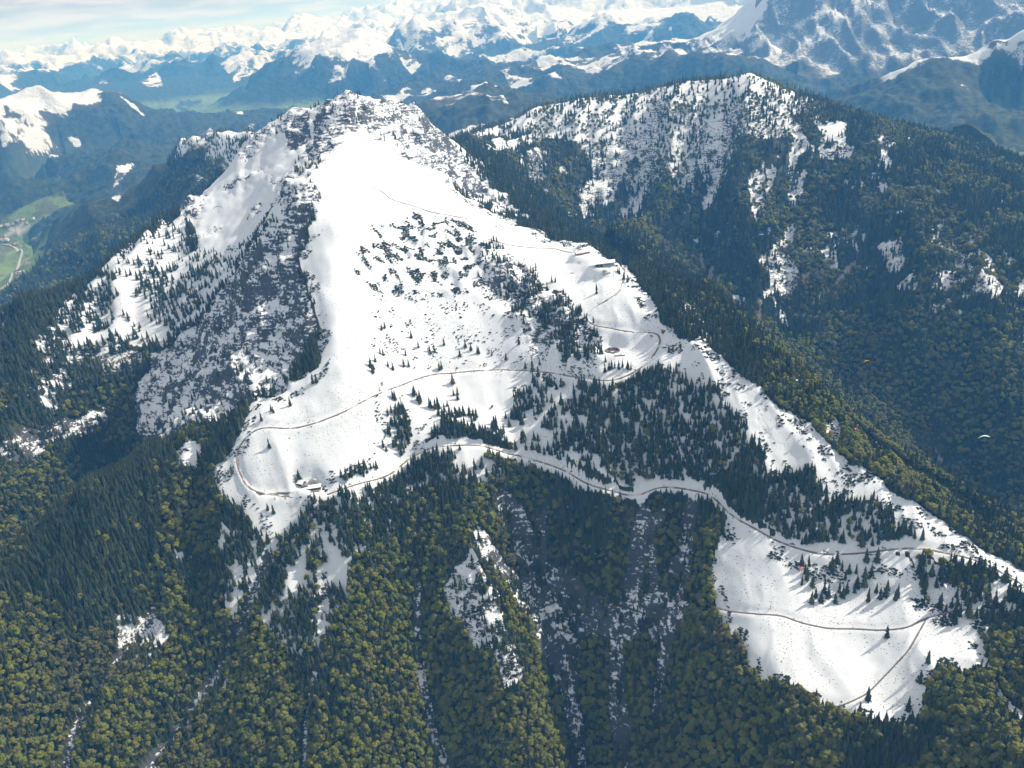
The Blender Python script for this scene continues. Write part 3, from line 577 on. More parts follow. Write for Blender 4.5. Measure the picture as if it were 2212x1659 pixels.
# ------------------------------------------------------------------ mesh of each mountain
idx = np.arange(NR*NA).reshape(NR, NA)
quads = np.stack([idx[:-1, :-1], idx[:-1, 1:], idx[1:, 1:], idx[1:, :-1]], -1).reshape(-1, 4)
fz = ZONE[:-1, :-1].ravel()
V = np.stack([GX.ravel(), GY.ravel(), GZ.ravel()], 1).astype(np.float32)
FARA = np.clip((GD-4200)/5000, 0, 1)
ATT = {'far': FARA, 'snow': snow, 'rock': rock, 'canopy': canopy, 'meadow': GRASS, 'gravel': quarry}
for zi, zn in enumerate(ZN):
    q = quads[fz == zi]
    if not len(q): continue
    vi, inv = np.unique(q, return_inverse=True); inv = inv.reshape(-1, 4)
    me = bpy.data.meshes.new(zn); me.vertices.add(len(vi)); me.vertices.foreach_set('co', V[vi].ravel())
    me.loops.add(inv.size); me.polygons.add(len(inv)); me.loops.foreach_set('vertex_index', inv[:, ::-1].ravel().astype(np.int32))
    me.polygons.foreach_set('loop_start', np.arange(0, inv.size, 4, dtype=np.int32)); me.polygons.foreach_set('use_smooth', np.ones(len(inv), bool))
    me.update(calc_edges=True)
    for k, A in ATT.items():
        a = me.attributes.new(k, 'FLOAT', 'POINT'); a.data.foreach_set('value', A.ravel()[vi].astype(np.float32))
    me.materials.append(MT)
    ob = bpy.data.objects.new({'valley': 'valley_floor'}.get(zn, zn), me); COL.objects.link(ob); ob['kind'] = 'structure'
# the plain that carries on beyond and below everything
me = bpy.data.meshes.new('ground'); G = 84000.; me.from_pydata([(-G, -G, 545), (G, -G, 545), (G, G, 545), (-G, G, 545)], [], [(0, 1, 2, 3)])
MG = simple('lowland', (.05, .07, .04), .9, .3, .0004); me.materials.append(MG)
ob = bpy.data.objects.new('ground', me); COL.objects.link(ob); ob['kind'] = 'structure'

# ------------------------------------------------------------------ haze
def haze():
    bm = bmesh.new(); bmesh.ops.create_cube(bm, size=1); me = bpy.data.meshes.new('haze'); bm.to_mesh(me); bm.free()
    z0, z1 = 540, float(GZ.max())+60; o = bpy.data.objects.new('haze', me); COL.objects.link(o); o.location = (0, 0, (z0+z1)/2); o.scale = (176000, 176000, z1-z0); o['kind'] = 'stuff'
    m, t = mat('haze'); ou = N(t, 'ShaderNodeOutputMaterial'); v = N(t, 'ShaderNodeVolumePrincipled'); L(t, v.outputs[0], ou.inputs['Volume'])
    v.inputs['Color'].default_value = (.11, .43, 1, 1); v.inputs['Absorption Color'].default_value = (1, 1, 1, 1); v.inputs['Density'].default_value = HAZE; v.inputs['Anisotropy'].default_value = .1
    me.materials.append(m); m.cycles.homogeneous_volume = True
HAZE = 6.4e-5
haze()

# ------------------------------------------------------------------ trees
def leaf_mat(name, cols, snowy=False, trans=.25):
    m, t = mat(name); o = N(t, 'ShaderNodeOutputMaterial'); b = N(t, 'ShaderNodeBsdfPrincipled'); b.inputs['Roughness'].default_value = .75; b.inputs['Specular IOR Level'].default_value = .2
    oi = N(t, 'ShaderNodeObjectInfo'); r = N(t, 'ShaderNodeValToRGB'); e = r.color_ramp.elements
    e[0].position = 0; e[0].color = (*cols[0], 1); e[1].position = 1; e[1].color = (*cols[-1], 1)
    for i, c in enumerate(cols[1:-1]): q = e.new((i+1)/(len(cols)-1)); q.color = (*c, 1)
    L(t, oi.outputs['Random'], r.inputs[0])
    tx = N(t, 'ShaderNodeTexCoord'); nz = noise(t, tx.outputs['Object'], .45, 3)
    hs = N(t, 'ShaderNodeHueSaturation'); L(t, r.outputs[0], hs.inputs['Color']); L(t, mth(t, 'ADD', .55, mth(t, 'MULTIPLY', nz, .9)), hs.inputs['Value'])
    c = hs.outputs[0]
    if not snowy and len(cols) > 3:   # stands: some still bare and brown, some in fresh leaf
        st = noise(t, oi.outputs['Location'], .0065, 3); f1 = mth(t, 'MULTIPLY', mth(t, 'SUBTRACT', st, .50), 6, True); c = mixc(t, mth(t, 'MULTIPLY', f1, .75), c, (.090, .085, .042)); f2 = mth(t, 'MULTIPLY', mth(t, 'SUBTRACT', .44, st), 6, True); c = mixc(t, mth(t, 'MULTIPLY', f2, .5), c, (.035, .065, .020))
    if snowy:
        sn = noise(t, tx.outputs['Object'], .9, 2); f = mth(t, 'MULTIPLY', mth(t, 'GREATER_THAN', oi.outputs['Random'], .91), mth(t, 'GREATER_THAN', sn, .60)); c = mixc(t, f, c, (.75, .77, .80))
    L(t, c, b.inputs['Base Color'])
    tr = N(t, 'ShaderNodeBsdfTranslucent'); L(t, c, tr.inputs[0]); mxs = N(t, 'ShaderNodeMixShader'); mxs.inputs[0].default_value = trans
    L(t, b.outputs[0], mxs.inputs[1]); L(t, tr.outputs[0], mxs.inputs[2]); L(t, mxs.outputs[0], o.inputs[0]); return m
M_SPR = leaf_mat('spruce_needles', [(.028, .046, .026), (.046, .064, .028), (.032, .050, .030), (.078, .092, .034), (.036, .052, .026)], True, .15)
M_BRO = leaf_mat('beech_leaves', [(.140, .160, .022), (.105, .128, .020), (.195, .198, .028), (.095, .112, .020), (.150, .135, .040), (.172, .185, .025), (.120, .145, .022)], False, .22)
M_PIN = leaf_mat('dwarf_pine_needles', [(.018, .030, .018), (.030, .042, .020)], False, .12)
M_BRK = simple('bark', (.07, .055, .045), .9)
def mesh_of(name, vs, fs, m, smooth_=False):
    me = bpy.data.meshes.new(name); me.from_pydata(vs, [], fs); me.materials.append(m)
    if smooth_: me.polygons.foreach_set('use_smooth', np.ones(len(fs), bool))
    me.update(); return me
def spruce_geo(seed, tiers=8):
    r = random.Random(seed); vs, fs = [], []; wq = r.uniform(.78, 1.25); gap = r.random()
    for i in range(tiers):
        t = i/(tiers-1); zb = .06+.80*t; rad = wq*(.165*(1-t)**r.uniform(.75, 1.0)+.022)*(.7 if r.random() < .15*gap*2 else 1); hh = .20*(1-.45*t); k = 11; b = len(vs); a0 = r.random()*6.28
        for j in range(k):
            a = a0+j*6.283/k; q = rad*(1.12 if j % 2 else .66)*r.uniform(.78, 1.22); vs.append((q*math.cos(a), q*math.sin(a), zb-q*.28+r.uniform(-.012, .012)))
        vs.append((r.uniform(-.006, .006), r.uniform(-.006, .006), min(1.0, zb+hh)))
        for j in range(k): fs.append((b+j, b+(j+1) % k, b+k))
    return vs, fs
def broad_geo(seed):
    r = random.Random(seed); vs, fs = [], []; n = r.randint(7, 10)
    for i in range(n):      # boughs: ragged clumps round the stem, one on top
        a = i*2.4+r.random()*.9; k = 0 if i == 0 else r.uniform(.10, .21); zc = .74 if i == 0 else r.uniform(.42, .74); rad = r.uniform(.12, .20)*(1.1 if i == 0 else 1)
        c = mathutils.Vector((k*math.cos(a), k*math.sin(a), zc)); bm = bmesh.new(); bmesh.ops.create_icosphere(bm, subdivisions=1 if i % 2 else 2, radius=1); b = len(vs)
        for v in bm.verts: q = rad*r.uniform(.72, 1.22); vs.append((c.x+v.co.x*q, c.y+v.co.y*q, c.z+v.co.z*q*1.05))
        fs += [tuple(b+x.index for x in f.verts) for f in bm.faces]; bm.free()
        for _ in range(14):
            d = mathutils.Vector((r.gauss(0, 1), r.gauss(0, 1), r.gauss(.3, 1))).normalized(); p = c+d*rad*r.uniform(1.0, 1.3); s_ = r.uniform(.02, .045); u = d.orthogonal().normalized(); w_ = d.cross(u)
            b = len(vs); vs += [tuple(p+u*s_), tuple(p+(w_+d*.5)*s_), tuple(p-(u-d*.3)*s_)]; fs.append((b, b+1, b+2))
    return vs, fs
def bush_geo(seed):
    r = random.Random(seed); vs, fs = [], []
    for _ in range(5):
        cx, cy, rad = r.uniform(-.5, .5), r.uniform(-.5, .5), r.uniform(.3, .55); bm = bmesh.new(); bmesh.ops.create_icosphere(bm, subdivisions=1, radius=1); b = len(vs)
        for v in bm.verts: k = rad*r.uniform(.75, 1.25); vs.append((cx+v.co.x*k, cy+v.co.y*k, .12+v.co.z*k*.6))
        fs += [tuple(b+x.index for x in f.verts) for f in bm.faces]; bm.free()
    return vs, fs
def trunk_geo(h=.35, r0=.018, limbs=0, seed=0):
    r = random.Random(seed); vs, fs = [], []
    def tube(p, q, a, b_):
        p, q = mathutils.Vector(p), mathutils.Vector(q); d = (q-p).normalized(); u = d.orthogonal().normalized(); v = d.cross(u); b = len(vs)
        for c, rad in ((p, a), (q, b_)):
            for j in range(6): vs.append(tuple(c+(u*math.cos(j*1.047)+v*math.sin(j*1.047))*rad))
        for j in range(6): fs.append((b+j, b+(j+1) % 6, b+6+(j+1) % 6, b+6+j))
    tube((0, 0, -.06), (0, 0, h), r0, r0*.6)
    for k in range(limbs):
        a = k*2.4+r.random(); tube((0, 0, h*.8), (.16*math.cos(a), .16*math.sin(a), h+.22), r0*.5, r0*.2)
    return vs, fs
SPR = [mesh_of('spruce_crown', *spruce_geo(s, 8+s % 2), M_SPR) for s in range(9)]
BRO = [mesh_of('broadleaf_crown', *broad_geo(s+50), M_BRO) for s in range(8)]
BUS = [mesh_of('bush', *bush_geo(s), M_PIN) for s in range(3)]
TR_S = mesh_of('spruce_trunk', *trunk_geo(.9, .016), M_BRK); TR_B = mesh_of('broadleaf_trunk', *trunk_geo(.45, .022, 5), M_BRK)

# sites of all woodland trees
def sites():
    out = []; D = 820.
    while D < 5600:
        s = max(5.4, D*.0038); n = int(R(98)*D/s); a = R(-49)+(np.arange(n)+rng.random(n))*s/D; d = D+(rng.random(n)-.5)*s*1.3
        out.append(np.stack([np.sin(a)*d, np.cos(a)*d, np.full(n, s)], 1)); D += s
    return np.concatenate(out)
SI = sites(); sx, sy, ss = SI.T
sd = np.hypot(sx, sy); te_ = samp(TE, sx, sy); tm_ = samp(TEM, sx, sy); szn = ZONE[np.clip(np.round(gidx(sx, sy)[0]).astype(int), 0, NR-1), np.clip(np.round(gidx(sx, sy)[1]).astype(int), 0, NA-1)]
den = samp(trees, sx, sy); sz = samp(GZ, sx, sy); snw = samp(snow, sx, sy)
cl = fbm(sx/45, sy/45, 3, 301); cl2 = fbm(sx/170, sy/170, 3, 307)
want = np.where(den > .9, .97, np.clip(den*1.0+(cl*2.2+cl2*1.0)*(den > .03)*(1-np.abs(2*den-1)*.4), 0, 1)); want = np.where((snw > .4) & (den > .8), .6, want)
keep = (rng.random(len(sx)) < want) & (te_ > tm_-.02) & ((szn <= 2)) & ((szn < 2) | (sd < 4900))
sx, sy, ss, sz, szn, sd, cl, cl2, den, te_, tm_ = (a[keep] for a in (sx, sy, ss, sz, szn, sd, cl, cl2, den, te_, tm_))
bf = np.where(szn == 0, sstep(1230, 1010, sz+cl2*420+cl*60)*.76, .46+cl2*1.7)
bf = np.where((den < .9) & (szn == 0), bf*.25, bf); bf = np.clip(bf, .03, .9)
tpx, tpy = project(sx, sy, sz); crest = np.interp(tpx, [1360,1450,1540,1600,1680,1760,1850,1930,2000,2100,2212], [580,650,770,840,893,945,1010,1060,1095,1150,1225]); flank = (tpx > 1440) & (tpy < crest-2) & (sd < 2400)
bf = np.where(flank, np.clip(sstep(1430, 1760, tpx)*.75+cl2*.9, .05, .92), bf)
isb = rng.random(len(sx)) < bf
hgt_ = np.where(isb, rng.triangular(7, 10, 22, len(sx)), rng.uniform(17, 31, len(sx)))*np.where(sz > 1400, .72, 1)*np.clip(ss/7.6, 1, 1.6)*(np.where(den < .5, .8, 1))
isb_w = np.where(isb, 1.12, 1.0)
# lone and grouped trees on the open snow (photo positions of their feet)
def cv(off, pts): return [((off[0]+a/1.7015)/1.7053, (off[1]+b/1.7015)/1.7053) for a, b in pts]
LONE = []
def lone(label, group, pts, h=24):
    for p in pts: LONE.append((p, label, group, h))
lone('tall spruce of the loose grove on the lower snow meadow, casting a long shadow', 'grove on the snow meadow', cv((2472,1854), [(880,625),(905,590),(940,615),(985,590),(1030,625),(1055,560),(1075,590),(1100,560),(1090,480),(1150,560),(1165,530),(1210,520),(1215,470),(1255,450),(1235,615),(1285,560),(1310,600),(1345,580),(1355,545),(1405,605),(1420,590),(850,480),(820,510),(840,440),(865,390),(820,390),(1040,380),(1070,420),(1115,440),(1225,365),(1290,365),(885,520),(960,560),(1160,440),(1010,420)]), 27)
lone('single spruce beside the snowy track across the lower meadow', None, cv((2472,1854), [(1355,840)]), 27)
lone('single spruce where the footpath turns on the lower meadow', None, cv((2472,1854), [(1235,1235)]), 27)
lone('slim spruce standing alone on the open lower snow meadow', 'lone spruces of the lower meadow', cv((2472,1854), [(1610,1000),(1780,755),(1560,1125),(1485,1300),(1345,1370),(1180,1325)]), 25)
lone('tall narrow spruce alone on the snow below the cable car station', None, cv((1236,927), [(1637,262)]), 32)
lone('small spruce on the snow terrace around the cable car station', 'spruces of the station terrace', cv((1236,927), [(1355,190),(1378,190),(1385,275),(1430,270),(1237,135),(1225,130),(1575,430),(1560,420),(1617,445),(1490,378),(1770,130),(1780,140),(1806,175),(1830,190)]), 18)
lone('spruce in the row on the snow below the round pond', 'row of spruces by the pond', cv((1236,927), [(1730,730),(1750,730),(1775,735),(1800,725),(1832,735),(1852,738),(1715,740),(1690,755)]), 21)
lone('spruce in a clump on the snow basin between the two roads', 'clumps in the snow basin', cv((1236,927), [(1105,1045),(1120,1040),(1130,1050),(1145,1040),(1160,1050),(1185,1040),(1200,990),(1215,985),(1245,1025),(1270,1015),(1250,840),(1240,820),(1270,780),(1225,890),(1235,750),(1415,960),(1375,990),(1355,945),(1330,1100),(1350,1110),(1380,1100),(1420,1195),(1425,1165),(1195,1240),(1235,1240),(1245,1180),(1270,1185),(1310,1270),(1340,1270),(1355,1275),(1275,1255)]), 25)
lone('spruce at the sunny edge of the central snowfield', 'spruces edging the central snowfield', cv((1236,927), [(600,980),(625,985),(650,985),(590,975),(640,970),(530,940),(515,930),(700,1060),(720,1060),(685,1050),(360,920),(375,930),(350,1010),(400,1020),(430,1000),(415,980),(360,1090),(735,830),(665,735),(650,740),(720,1170),(750,1165),(705,1165),(830,1110),(860,1105),(880,1140),(910,1150),(940,1160),(970,1175)]), 25)
lone('young conifer scattered on the steep snow under the rocky knoll', 'young conifers under the knoll', cv((1236,927), [(900,640),(890,640),(780,655),(590,625),(620,630),(680,585),(235,760),(220,720),(250,690),(240,740),(330,720),(360,740),(430,720),(460,720),(440,650),(280,640),(300,650),(1070,680),(1190,730),(1280,710),(1150,580),(980,650),(850,620),(815,600),(520,600),(475,540),(310,480),(290,490)]), 19)
lone('dark spruce on the snow shoulder around the lodge', 'spruces of the lodge shoulder', cv((0,927), [(1715,1010),(1700,1000),(1820,965),(1640,1060),(1690,1230),(1455,1390),(1370,1450),(1880,1440),(1860,1455),(1875,1425),(1430,1240),(1680,1620),(1715,1640),(1945,560),(1960,820),(1985,820),(1890,790)]), 20)
def tag(o, label, cat, group=None):
    o['label'] = label; o['category'] = cat
    if group: o['group'] = group
    return o
def tree_thing(kind, x, y, z, h, rz, label, group, w_=1.0, lean=(0, 0)):
    r = bpy.data.objects.new(kind, None); COL.objects.link(r); r.location = (x, y, z); r.rotation_euler = (lean[0], lean[1], rz); r.scale = (h*w_, h*w_, h); r.empty_display_size = .1
    sp = kind == 'spruce_tree'
    for n, me in (('crown', random.choice(SPR if sp else BRO)), ('trunk', TR_S if sp else TR_B)):
        c = bpy.data.objects.new(n, me); COL.objects.link(c); c.parent = r
    return tag(r, label, 'tree', group)
occupied = []
for (p, lb, gp, h) in LONE:
    q = hit(*p)
    if math.hypot(q[0], q[1]) > 3000: continue
    h *= random.uniform(.78, 1.18); occupied.append(q[:2])
    tree_thing('spruce_tree', q[0], q[1], q[2]-.3, h, random.random()*6.28, lb, gp, random.uniform(.85, 1.2), (random.gauss(0, .02), random.gauss(0, .02)))
# the woodland trees that show largest become things, the rest of the wood is one mass of each kind
vis = (te_ > tm_-.004); tpx, tpy = project(sx, sy, sz); inside = (tpx > 0) & (tpx < 2212) & (tpy > 0) & (tpy < 1680)
size = hgt_/np.hypot(sd, CAM_H-sz); single = np.zeros(len(sx), bool)
for kind, m_, quota in (('spruce_tree', ~isb, 300-len(LONE)), ('broadleaf_tree', isb, 300)):
    c = np.where(m_ & vis & inside)[0]; c = c[np.argsort(-size[c])][:quota]; single[c] = True
    for i in c:
        if tpx[i] < 700: where = 'on the steep slope below the lodge shoulder'
        elif tpx[i] < 1240: where = 'on the wooded spur beside the rocky ravine'
        elif tpx[i] < 1560: where = 'between the rocky ravine and the snow meadow'
        else: where = 'in the wood below the snow meadow'
        what = 'dark green spruce crowding' if kind == 'spruce_tree' else 'round-crowned yellow-green tree'
        tree_thing(kind, sx[i], sy[i], sz[i]-.4, hgt_[i], rng.random()*6.28, f'{what} {where}', f'{kind.split("_")[0]} trees {where}', isb_w[i]*rng.uniform(.85, 1.15))
def forest(name, label, meshes, trunk, x, y, z, h, wd):
    coll = bpy.data.collections.new(name+'_kinds')
    for k, me in enumerate(meshes):
        m2 = me
        if trunk:
            bm = bmesh.new(); bm.from_mesh(me); nf_ = len(bm.faces); bm.from_mesh(trunk); bm.faces.ensure_lookup_table()
            for f in bm.faces[nf_:]: f.material_index = 1
            m2 = bpy.data.meshes.new(me.name+'_tree'); bm.to_mesh(m2); bm.free(); m2.materials.append(me.materials[0]); m2.materials.append(trunk.materials[0])
        coll.objects.link(bpy.data.objects.new(f'{name}_{chr(97+k)}', m2))
    n = len(x); me = bpy.data.meshes.new(name); me.vertices.add(n); me.vertices.foreach_set('co', np.stack([x, y, z], 1).astype(np.float32).ravel())
    for k, tp, val in (('rot', 'FLOAT_VECTOR', np.stack([rng.normal(0, .03, n), rng.normal(0, .03, n), rng.random(n)*6.28], 1)), ('scl', 'FLOAT_VECTOR', np.stack([h*wd, h*wd, h], 1))):
        a = me.attributes.new(k, tp, 'POINT'); a.data.foreach_set('vector', val.astype(np.float32).ravel())
    a = me.attributes.new('pick', 'INT', 'POINT'); a.data.foreach_set('value', rng.integers(0, len(meshes), n).astype(np.int32))
    o = bpy.data.objects.new(name, me); COL.objects.link(o); o['kind'] = 'stuff'; o['label'] = label
    g = bpy.data.node_groups.new(name, 'GeometryNodeTree'); g.interface.new_socket('Geometry', in_out='INPUT', socket_type='NodeSocketGeometry'); g.interface.new_socket('Geometry', in_out='OUTPUT', socket_type='NodeSocketGeometry')
    gi, go = g.nodes.new('NodeGroupInput'), g.nodes.new('NodeGroupOutput'); ip = g.nodes.new('GeometryNodeInstanceOnPoints'); ci = g.nodes.new('GeometryNodeCollectionInfo')
    ci.inputs['Collection'].default_value = coll; ci.inputs['Separate Children'].default_value = True; ci.inputs['Reset Children'].default_value = True
    def na(nm, dt):
        q = g.nodes.new('GeometryNodeInputNamedAttribute'); q.data_type = dt; q.inputs['Name'].default_value = nm; return q.outputs['Attribute']
    g.links.new(gi.outputs[0], ip.inputs['Points']); g.links.new(ci.outputs[0], ip.inputs['Instance']); ip.inputs['Pick Instance'].default_value = True
    g.links.new(na('pick', 'INT'), ip.inputs['Instance Index']); g.links.new(na('scl', 'FLOAT_VECTOR'), ip.inputs['Scale'])
    er = g.nodes.new('FunctionNodeEulerToRotation'); g.links.new(na('rot', 'FLOAT_VECTOR'), er.inputs[0]); g.links.new(er.outputs[0], ip.inputs['Rotation'])
    g.links.new(ip.outputs[0], go.inputs[0]); md = o.modifiers.new('plants', 'NODES'); md.node_group = g
    return o
for name, label, m_, ms, tr in (('spruce_forest', 'dense dark spruce wood covering the flanks of both ridges', ~isb & ~single, SPR, TR_S), ('broadleaf_forest', 'fresh green leafy wood covering the lower slopes and far ridge', isb & ~single, BRO, TR_B)):
    forest(name, label, ms, tr, sx[m_], sy[m_], sz[m_]-.5, hgt_[m_], isb_w[m_]*rng.uniform(.85, 1.2, m_.sum()))
print('trees', len(sx), 'broad', isb.sum())
# dwarf pine on the knoll and along the cliff edge
n = 900000; a = rng.uniform(R(-36), R(36), n); d = rng.uniform(950, 2300, n); bx, by = np.sin(a)*d, np.cos(a)*d
pr = samp(scrub, bx, by); cq = fbm(bx/28, by/28, 3, 411); k = (rng.random(n) < pr*sstep(.03, .20, cq+.05*rng.random(n))) & (samp(TE, bx, by) > samp(TEM, bx, by)-.01)
bx, by = bx[k], by[k]; forest('dwarf_pine_scrub', 'low dark dwarf pine scrub dotting the snowy knoll', BUS, None, bx, by, samp(GZ, bx, by), rng.uniform(.8, 2.9, len(bx)), rng.uniform(.9, 1.5, len(bx)))
print('bushes', len(bx))

# ------------------------------------------------------------------ roads and paths
M_ROAD, t = mat('gravel_road'); o = N(t, 'ShaderNodeOutputMaterial'); b = N(t, 'ShaderNodeBsdfPrincipled'); L(t, b.outputs[0], o.inputs[0]); ge = N(t, 'ShaderNodeNewGeometry')
nz = noise(t, ge.outputs['Position'], .05, 3); nz2 = noise(t, ge.outputs['Position'], .6, 3); c = mixc(t, nz2, (.11, .09, .075), (.22, .185, .155)); c = mixc(t, mth(t, 'MULTIPLY', mth(t, 'SUBTRACT', nz, .50), 6, True), c, (.62, .62, .63)); L(t, c, b.inputs['Base Color']); b.inputs['Roughness'].default_value = .9
M_PATH = simple('trodden_path', (.16, .14, .125), .9, .5, .3); M_VROAD = simple('asphalt_lane', (.33, .32, .31), .8, .1, .05)
def ribbon(name, P, hw, m, depth=2.2, lift=0.0):
    d = np.gradient(P[:, :2], axis=0); d /= np.linalg.norm(d, axis=1)[:, None]+1e-9; nrm = np.stack([-d[:, 1], d[:, 0]], 1); vs, fs = [], []
    for p, q in zip(P, nrm):
        h = hw*random.uniform(.82, 1.18); z = p[2]+lift
        vs += [(p[0]+q[0]*(h+.8), p[1]+q[1]*(h+.8), z-depth), (p[0]+q[0]*h, p[1]+q[1]*h, z), (p[0], p[1], z+.06), (p[0]-q[0]*h, p[1]-q[1]*h, z), (p[0]-q[0]*(h+.8), p[1]-q[1]*(h+.8), z-depth)]
    for i in range(len(P)-1):
        for j in range(4): a = i*5+j; fs.append((a, a+1, a+6, a+5))
    ob = bpy.data.objects.new(name, mesh_of(name, vs, fs, m)); COL.objects.link(ob); ob['kind'] = 'structure'; return ob
for n, P in RP.items(): ribbon(n, P, ROADS[n][0], M_ROAD if n in ('gravel_road', 'access_track') else M_PATH)
def c6(p): return ((p[0]/5.183)/1.7053, (760+p[1]/5.183)/1.7053)
P = np.array([hit(*c6(p)) for p in [(-60,1625),(0,1600),(100,1540),(180,1480),(240,1330),(330,1180),(380,1000),(430,900),(450,850),(400,810),(300,760),(200,740),(50,725)]]); P = smooth(resample(P, 25), 3); P[:, 2] = samp(GZ, P[:, 0], P[:, 1]); ribbon('valley_road', P, 9, M_VROAD, 6, 2.0)

# ------------------------------------------------------------------ small builders
class MB:
    def __init__(s): s.v, s.f = [], []
    def box(s, x0, x1, y0, y1, z0, z1):
        b = len(s.v); s.v += [(x, y, z) for z in (z0, z1) for x, y in ((x0, y0), (x1, y0), (x1, y1), (x0, y1))]
        s.f += [(b, b+3, b+2, b+1), (b+4, b+5, b+6, b+7), (b, b+1, b+5, b+4), (b+1, b+2, b+6, b+5), (b+2, b+3, b+7, b+6), (b+3, b, b+4, b+7)]; return s
    def prism(s, prof, y0, y1):   # profile in x,z swept along y
        b = len(s.v); n = len(prof); s.v += [(x, y, z) for y in (y0, y1) for x, z in prof]
        s.f += [tuple(b+i for i in range(n)), tuple(b+n+i for i in reversed(range(n)))]+[(b+i, b+n+i, b+n+(i+1) % n, b+(i+1) % n) for i in range(n)]; return s
    def tube(s, p, q, r0, r1=None, k=8):
        r1 = r0 if r1 is None else r1; p, q = mathutils.Vector(p), mathutils.Vector(q); d = (q-p).normalized(); u = d.orthogonal().normalized(); v = d.cross(u); b = len(s.v)
        for c, r in ((p, r0), (q, r1)):
            for j in range(k): a = j*6.2832/k; s.v.append(tuple(c+(u*math.cos(a)+v*math.sin(a))*r))
        s.f += [(b+j, b+(j+1) % k, b+k+(j+1) % k, b+k+j) for j in range(k)]+[tuple(b+j for j in reversed(range(k))), tuple(b+k+j for j in range(k))]; return s
    def lathe(s, prof, k=24):
        b = len(s.v); n = len(prof)
        for j in range(k): a = j*6.2832/k; s.v += [(r*math.cos(a), r*math.sin(a), z) for r, z in prof]
        for j in range(k):
            for i in range(n-1): s.f.append((b+j*n+i, b+((j+1) % k)*n+i, b+((j+1) % k)*n+i+1, b+j*n+i+1))
        return s
    def to(s, name, m, parent):
        me = mesh_of(name, s.v, s.f, m); ob = bpy.data.objects.new(name, me); COL.objects.link(ob); ob.parent = parent; return ob
def empty(name, p, rz, label, cat, group=None):
    e = bpy.data.objects.new(name, None); COL.objects.link(e); e.location = tuple(p); e.rotation_euler.z = rz; e.empty_display_size = 1; return tag(e, label, cat, group)
M_WOOD = simple('dark_timber', (.075, .045, .028), .8, .3, .8); M_WOOD2 = simple('larch_boards', (.30, .16, .07), .75, .3, .8); M_PLAS = simple('render_wall', (.45, .45, .43), .9, .1, .5)
M_SNOW = simple('roof_snow', (.84, .85, .87), .85, .04, .6); M_GREEN = simple('copper_roof', (.30, .37, .36), .6, .12, .5); M_GLAS = simple('window_glass', (.02, .025, .03), .15, .1, 1); M_MET = simple('galvanised_steel', (.30, .31, .32), .45, .1, 2, .6); M_CON = simple('concrete', (.36, .36, .35), .9, .12, .6); M_BRN = simple('pond_liner', (.085, .062, .055), .7, .35, .25); M_STONE = simple('stone_wall', (.22, .20, .18), .9, .3, .8)
def windows(par, xs, y, z, w_=1.2, h=1.3, dep=.12, m=None):
    for x in xs:
        f = MB().box(x-w_/2-.15, x+w_/2+.15, y-dep, y+.05, z-.15, z+h+.15).to('window', M_WOOD2, par); MB().box(x-w_/2, x+w_/2, y-dep-.05, y-dep+.02, z, z+h).to('pane', M_GLAS, f)
def gable(name, p, rz, label, cat, lx, ly, hw_, hr, mw, mroof, ov=.9, wins=4, group=None, chim=True):
    e = empty(name, p, rz, label, cat, group); X, Y = lx/2, ly/2
    MB().prism([(-X, -3), (X, -3), (X, hw_), (0, hw_+hr), (-X, hw_)], -Y, Y).to('wall', mw, e)
    r = MB(); k = hr/X; xo = X+ov; zo = hw_-ov*k
    r.prism([(-xo, zo+.05), (0, hw_+hr+.05), (xo, zo+.05), (xo, zo+.55), (0, hw_+hr+.6), (-xo, zo+.55)], -Y-ov, Y+ov); ro = r.to('roof', mroof, e)
    if chim: MB().box(X*.25, X*.25+.9, -Y*.3, -Y*.3+.9, hw_+hr*.4, hw_+hr+1.3).to('chimney', M_STONE, ro)
    if wins:
        windows(e, [(-X+lx*(i+1)/(wins+1)) for i in range(wins)], -Y, 1.2)
        if hw_ > 4.5: windows(e, [(-X+lx*(i+1)/(wins+1)) for i in range(wins)], -Y, 4.0)
        d = MB().box(-.6, .6, -Y-.1, -Y+.05, -.2, 2.1).to('door', M_WOOD, e); MB().box(.35, .45, -Y-.2, -Y-.1, .9, 1.1).to('handle', M_MET, d)
    return e
def G(px, py, dz=0): q = hit(px, py); return (q[0], q[1], q[2]+dz)
# lodge group
p = G(676, 1056); e = empty('mountain_lodge', p, R(8), 'long low lodge with a snowy flat roof and dark glazed front', 'lodge')
MB().box(-14, 14, -5, 6, -4, 4.2).to('wall', M_WOOD, e); ro = MB().box(-15, 15.2, -6.2, 7, 4.25, 4.9).to('roof', M_SNOW, e); MB().box(6, 7.2, 1, 2.2, 4.9, 6.4).to('chimney', M_STONE, ro)
for i in range(9): f = MB().box(-13.2+i*3, -10.8+i*3, -5.15, -4.95, .8, 3.6).to('window', M_PLAS, e); MB().box(-13.0+i*3, -11.0+i*3, -5.25, -5.1, 1.0, 3.4).to('pane', M_GLAS, f)
MB().box(-22, 12, -11, -5.3, -4, .2).to('terrace', M_STONE, e)
gable('alpine_hut', G(678, 1040), R(5), 'hut with a grey-green hipped roof on the slope above the lodge', 'hut', 11, 10, 4.5, 2.6, M_PLAS, M_GREEN, .8, 3)
gable('timber_barn', G(648, 1045), R(62), 'dark timber barn with a snow-covered gable roof beside two spruces', 'barn', 11, 20, 4.2, 3.4, M_WOOD, M_SNOW, 1.2, 2)
e = empty('round_roofed_shed', G(658, 1051), R(10), 'small grey shed with a rounded roof in front of the timber barn', 'shed')
MB().box(-6, 6, -3.5, 3.5, -3, 2.6).to('wall', M_WOOD, e); MB().prism([(-6.4, 2.65), *[(6.4*math.cos(a), 2.65+2.4*math.sin(a)) for a in np.linspace(math.pi, 0, 11)]][::-1], -4, 4).to('roof', M_MET, e); windows(e, [-3, 0, 3], -3.5, .7)
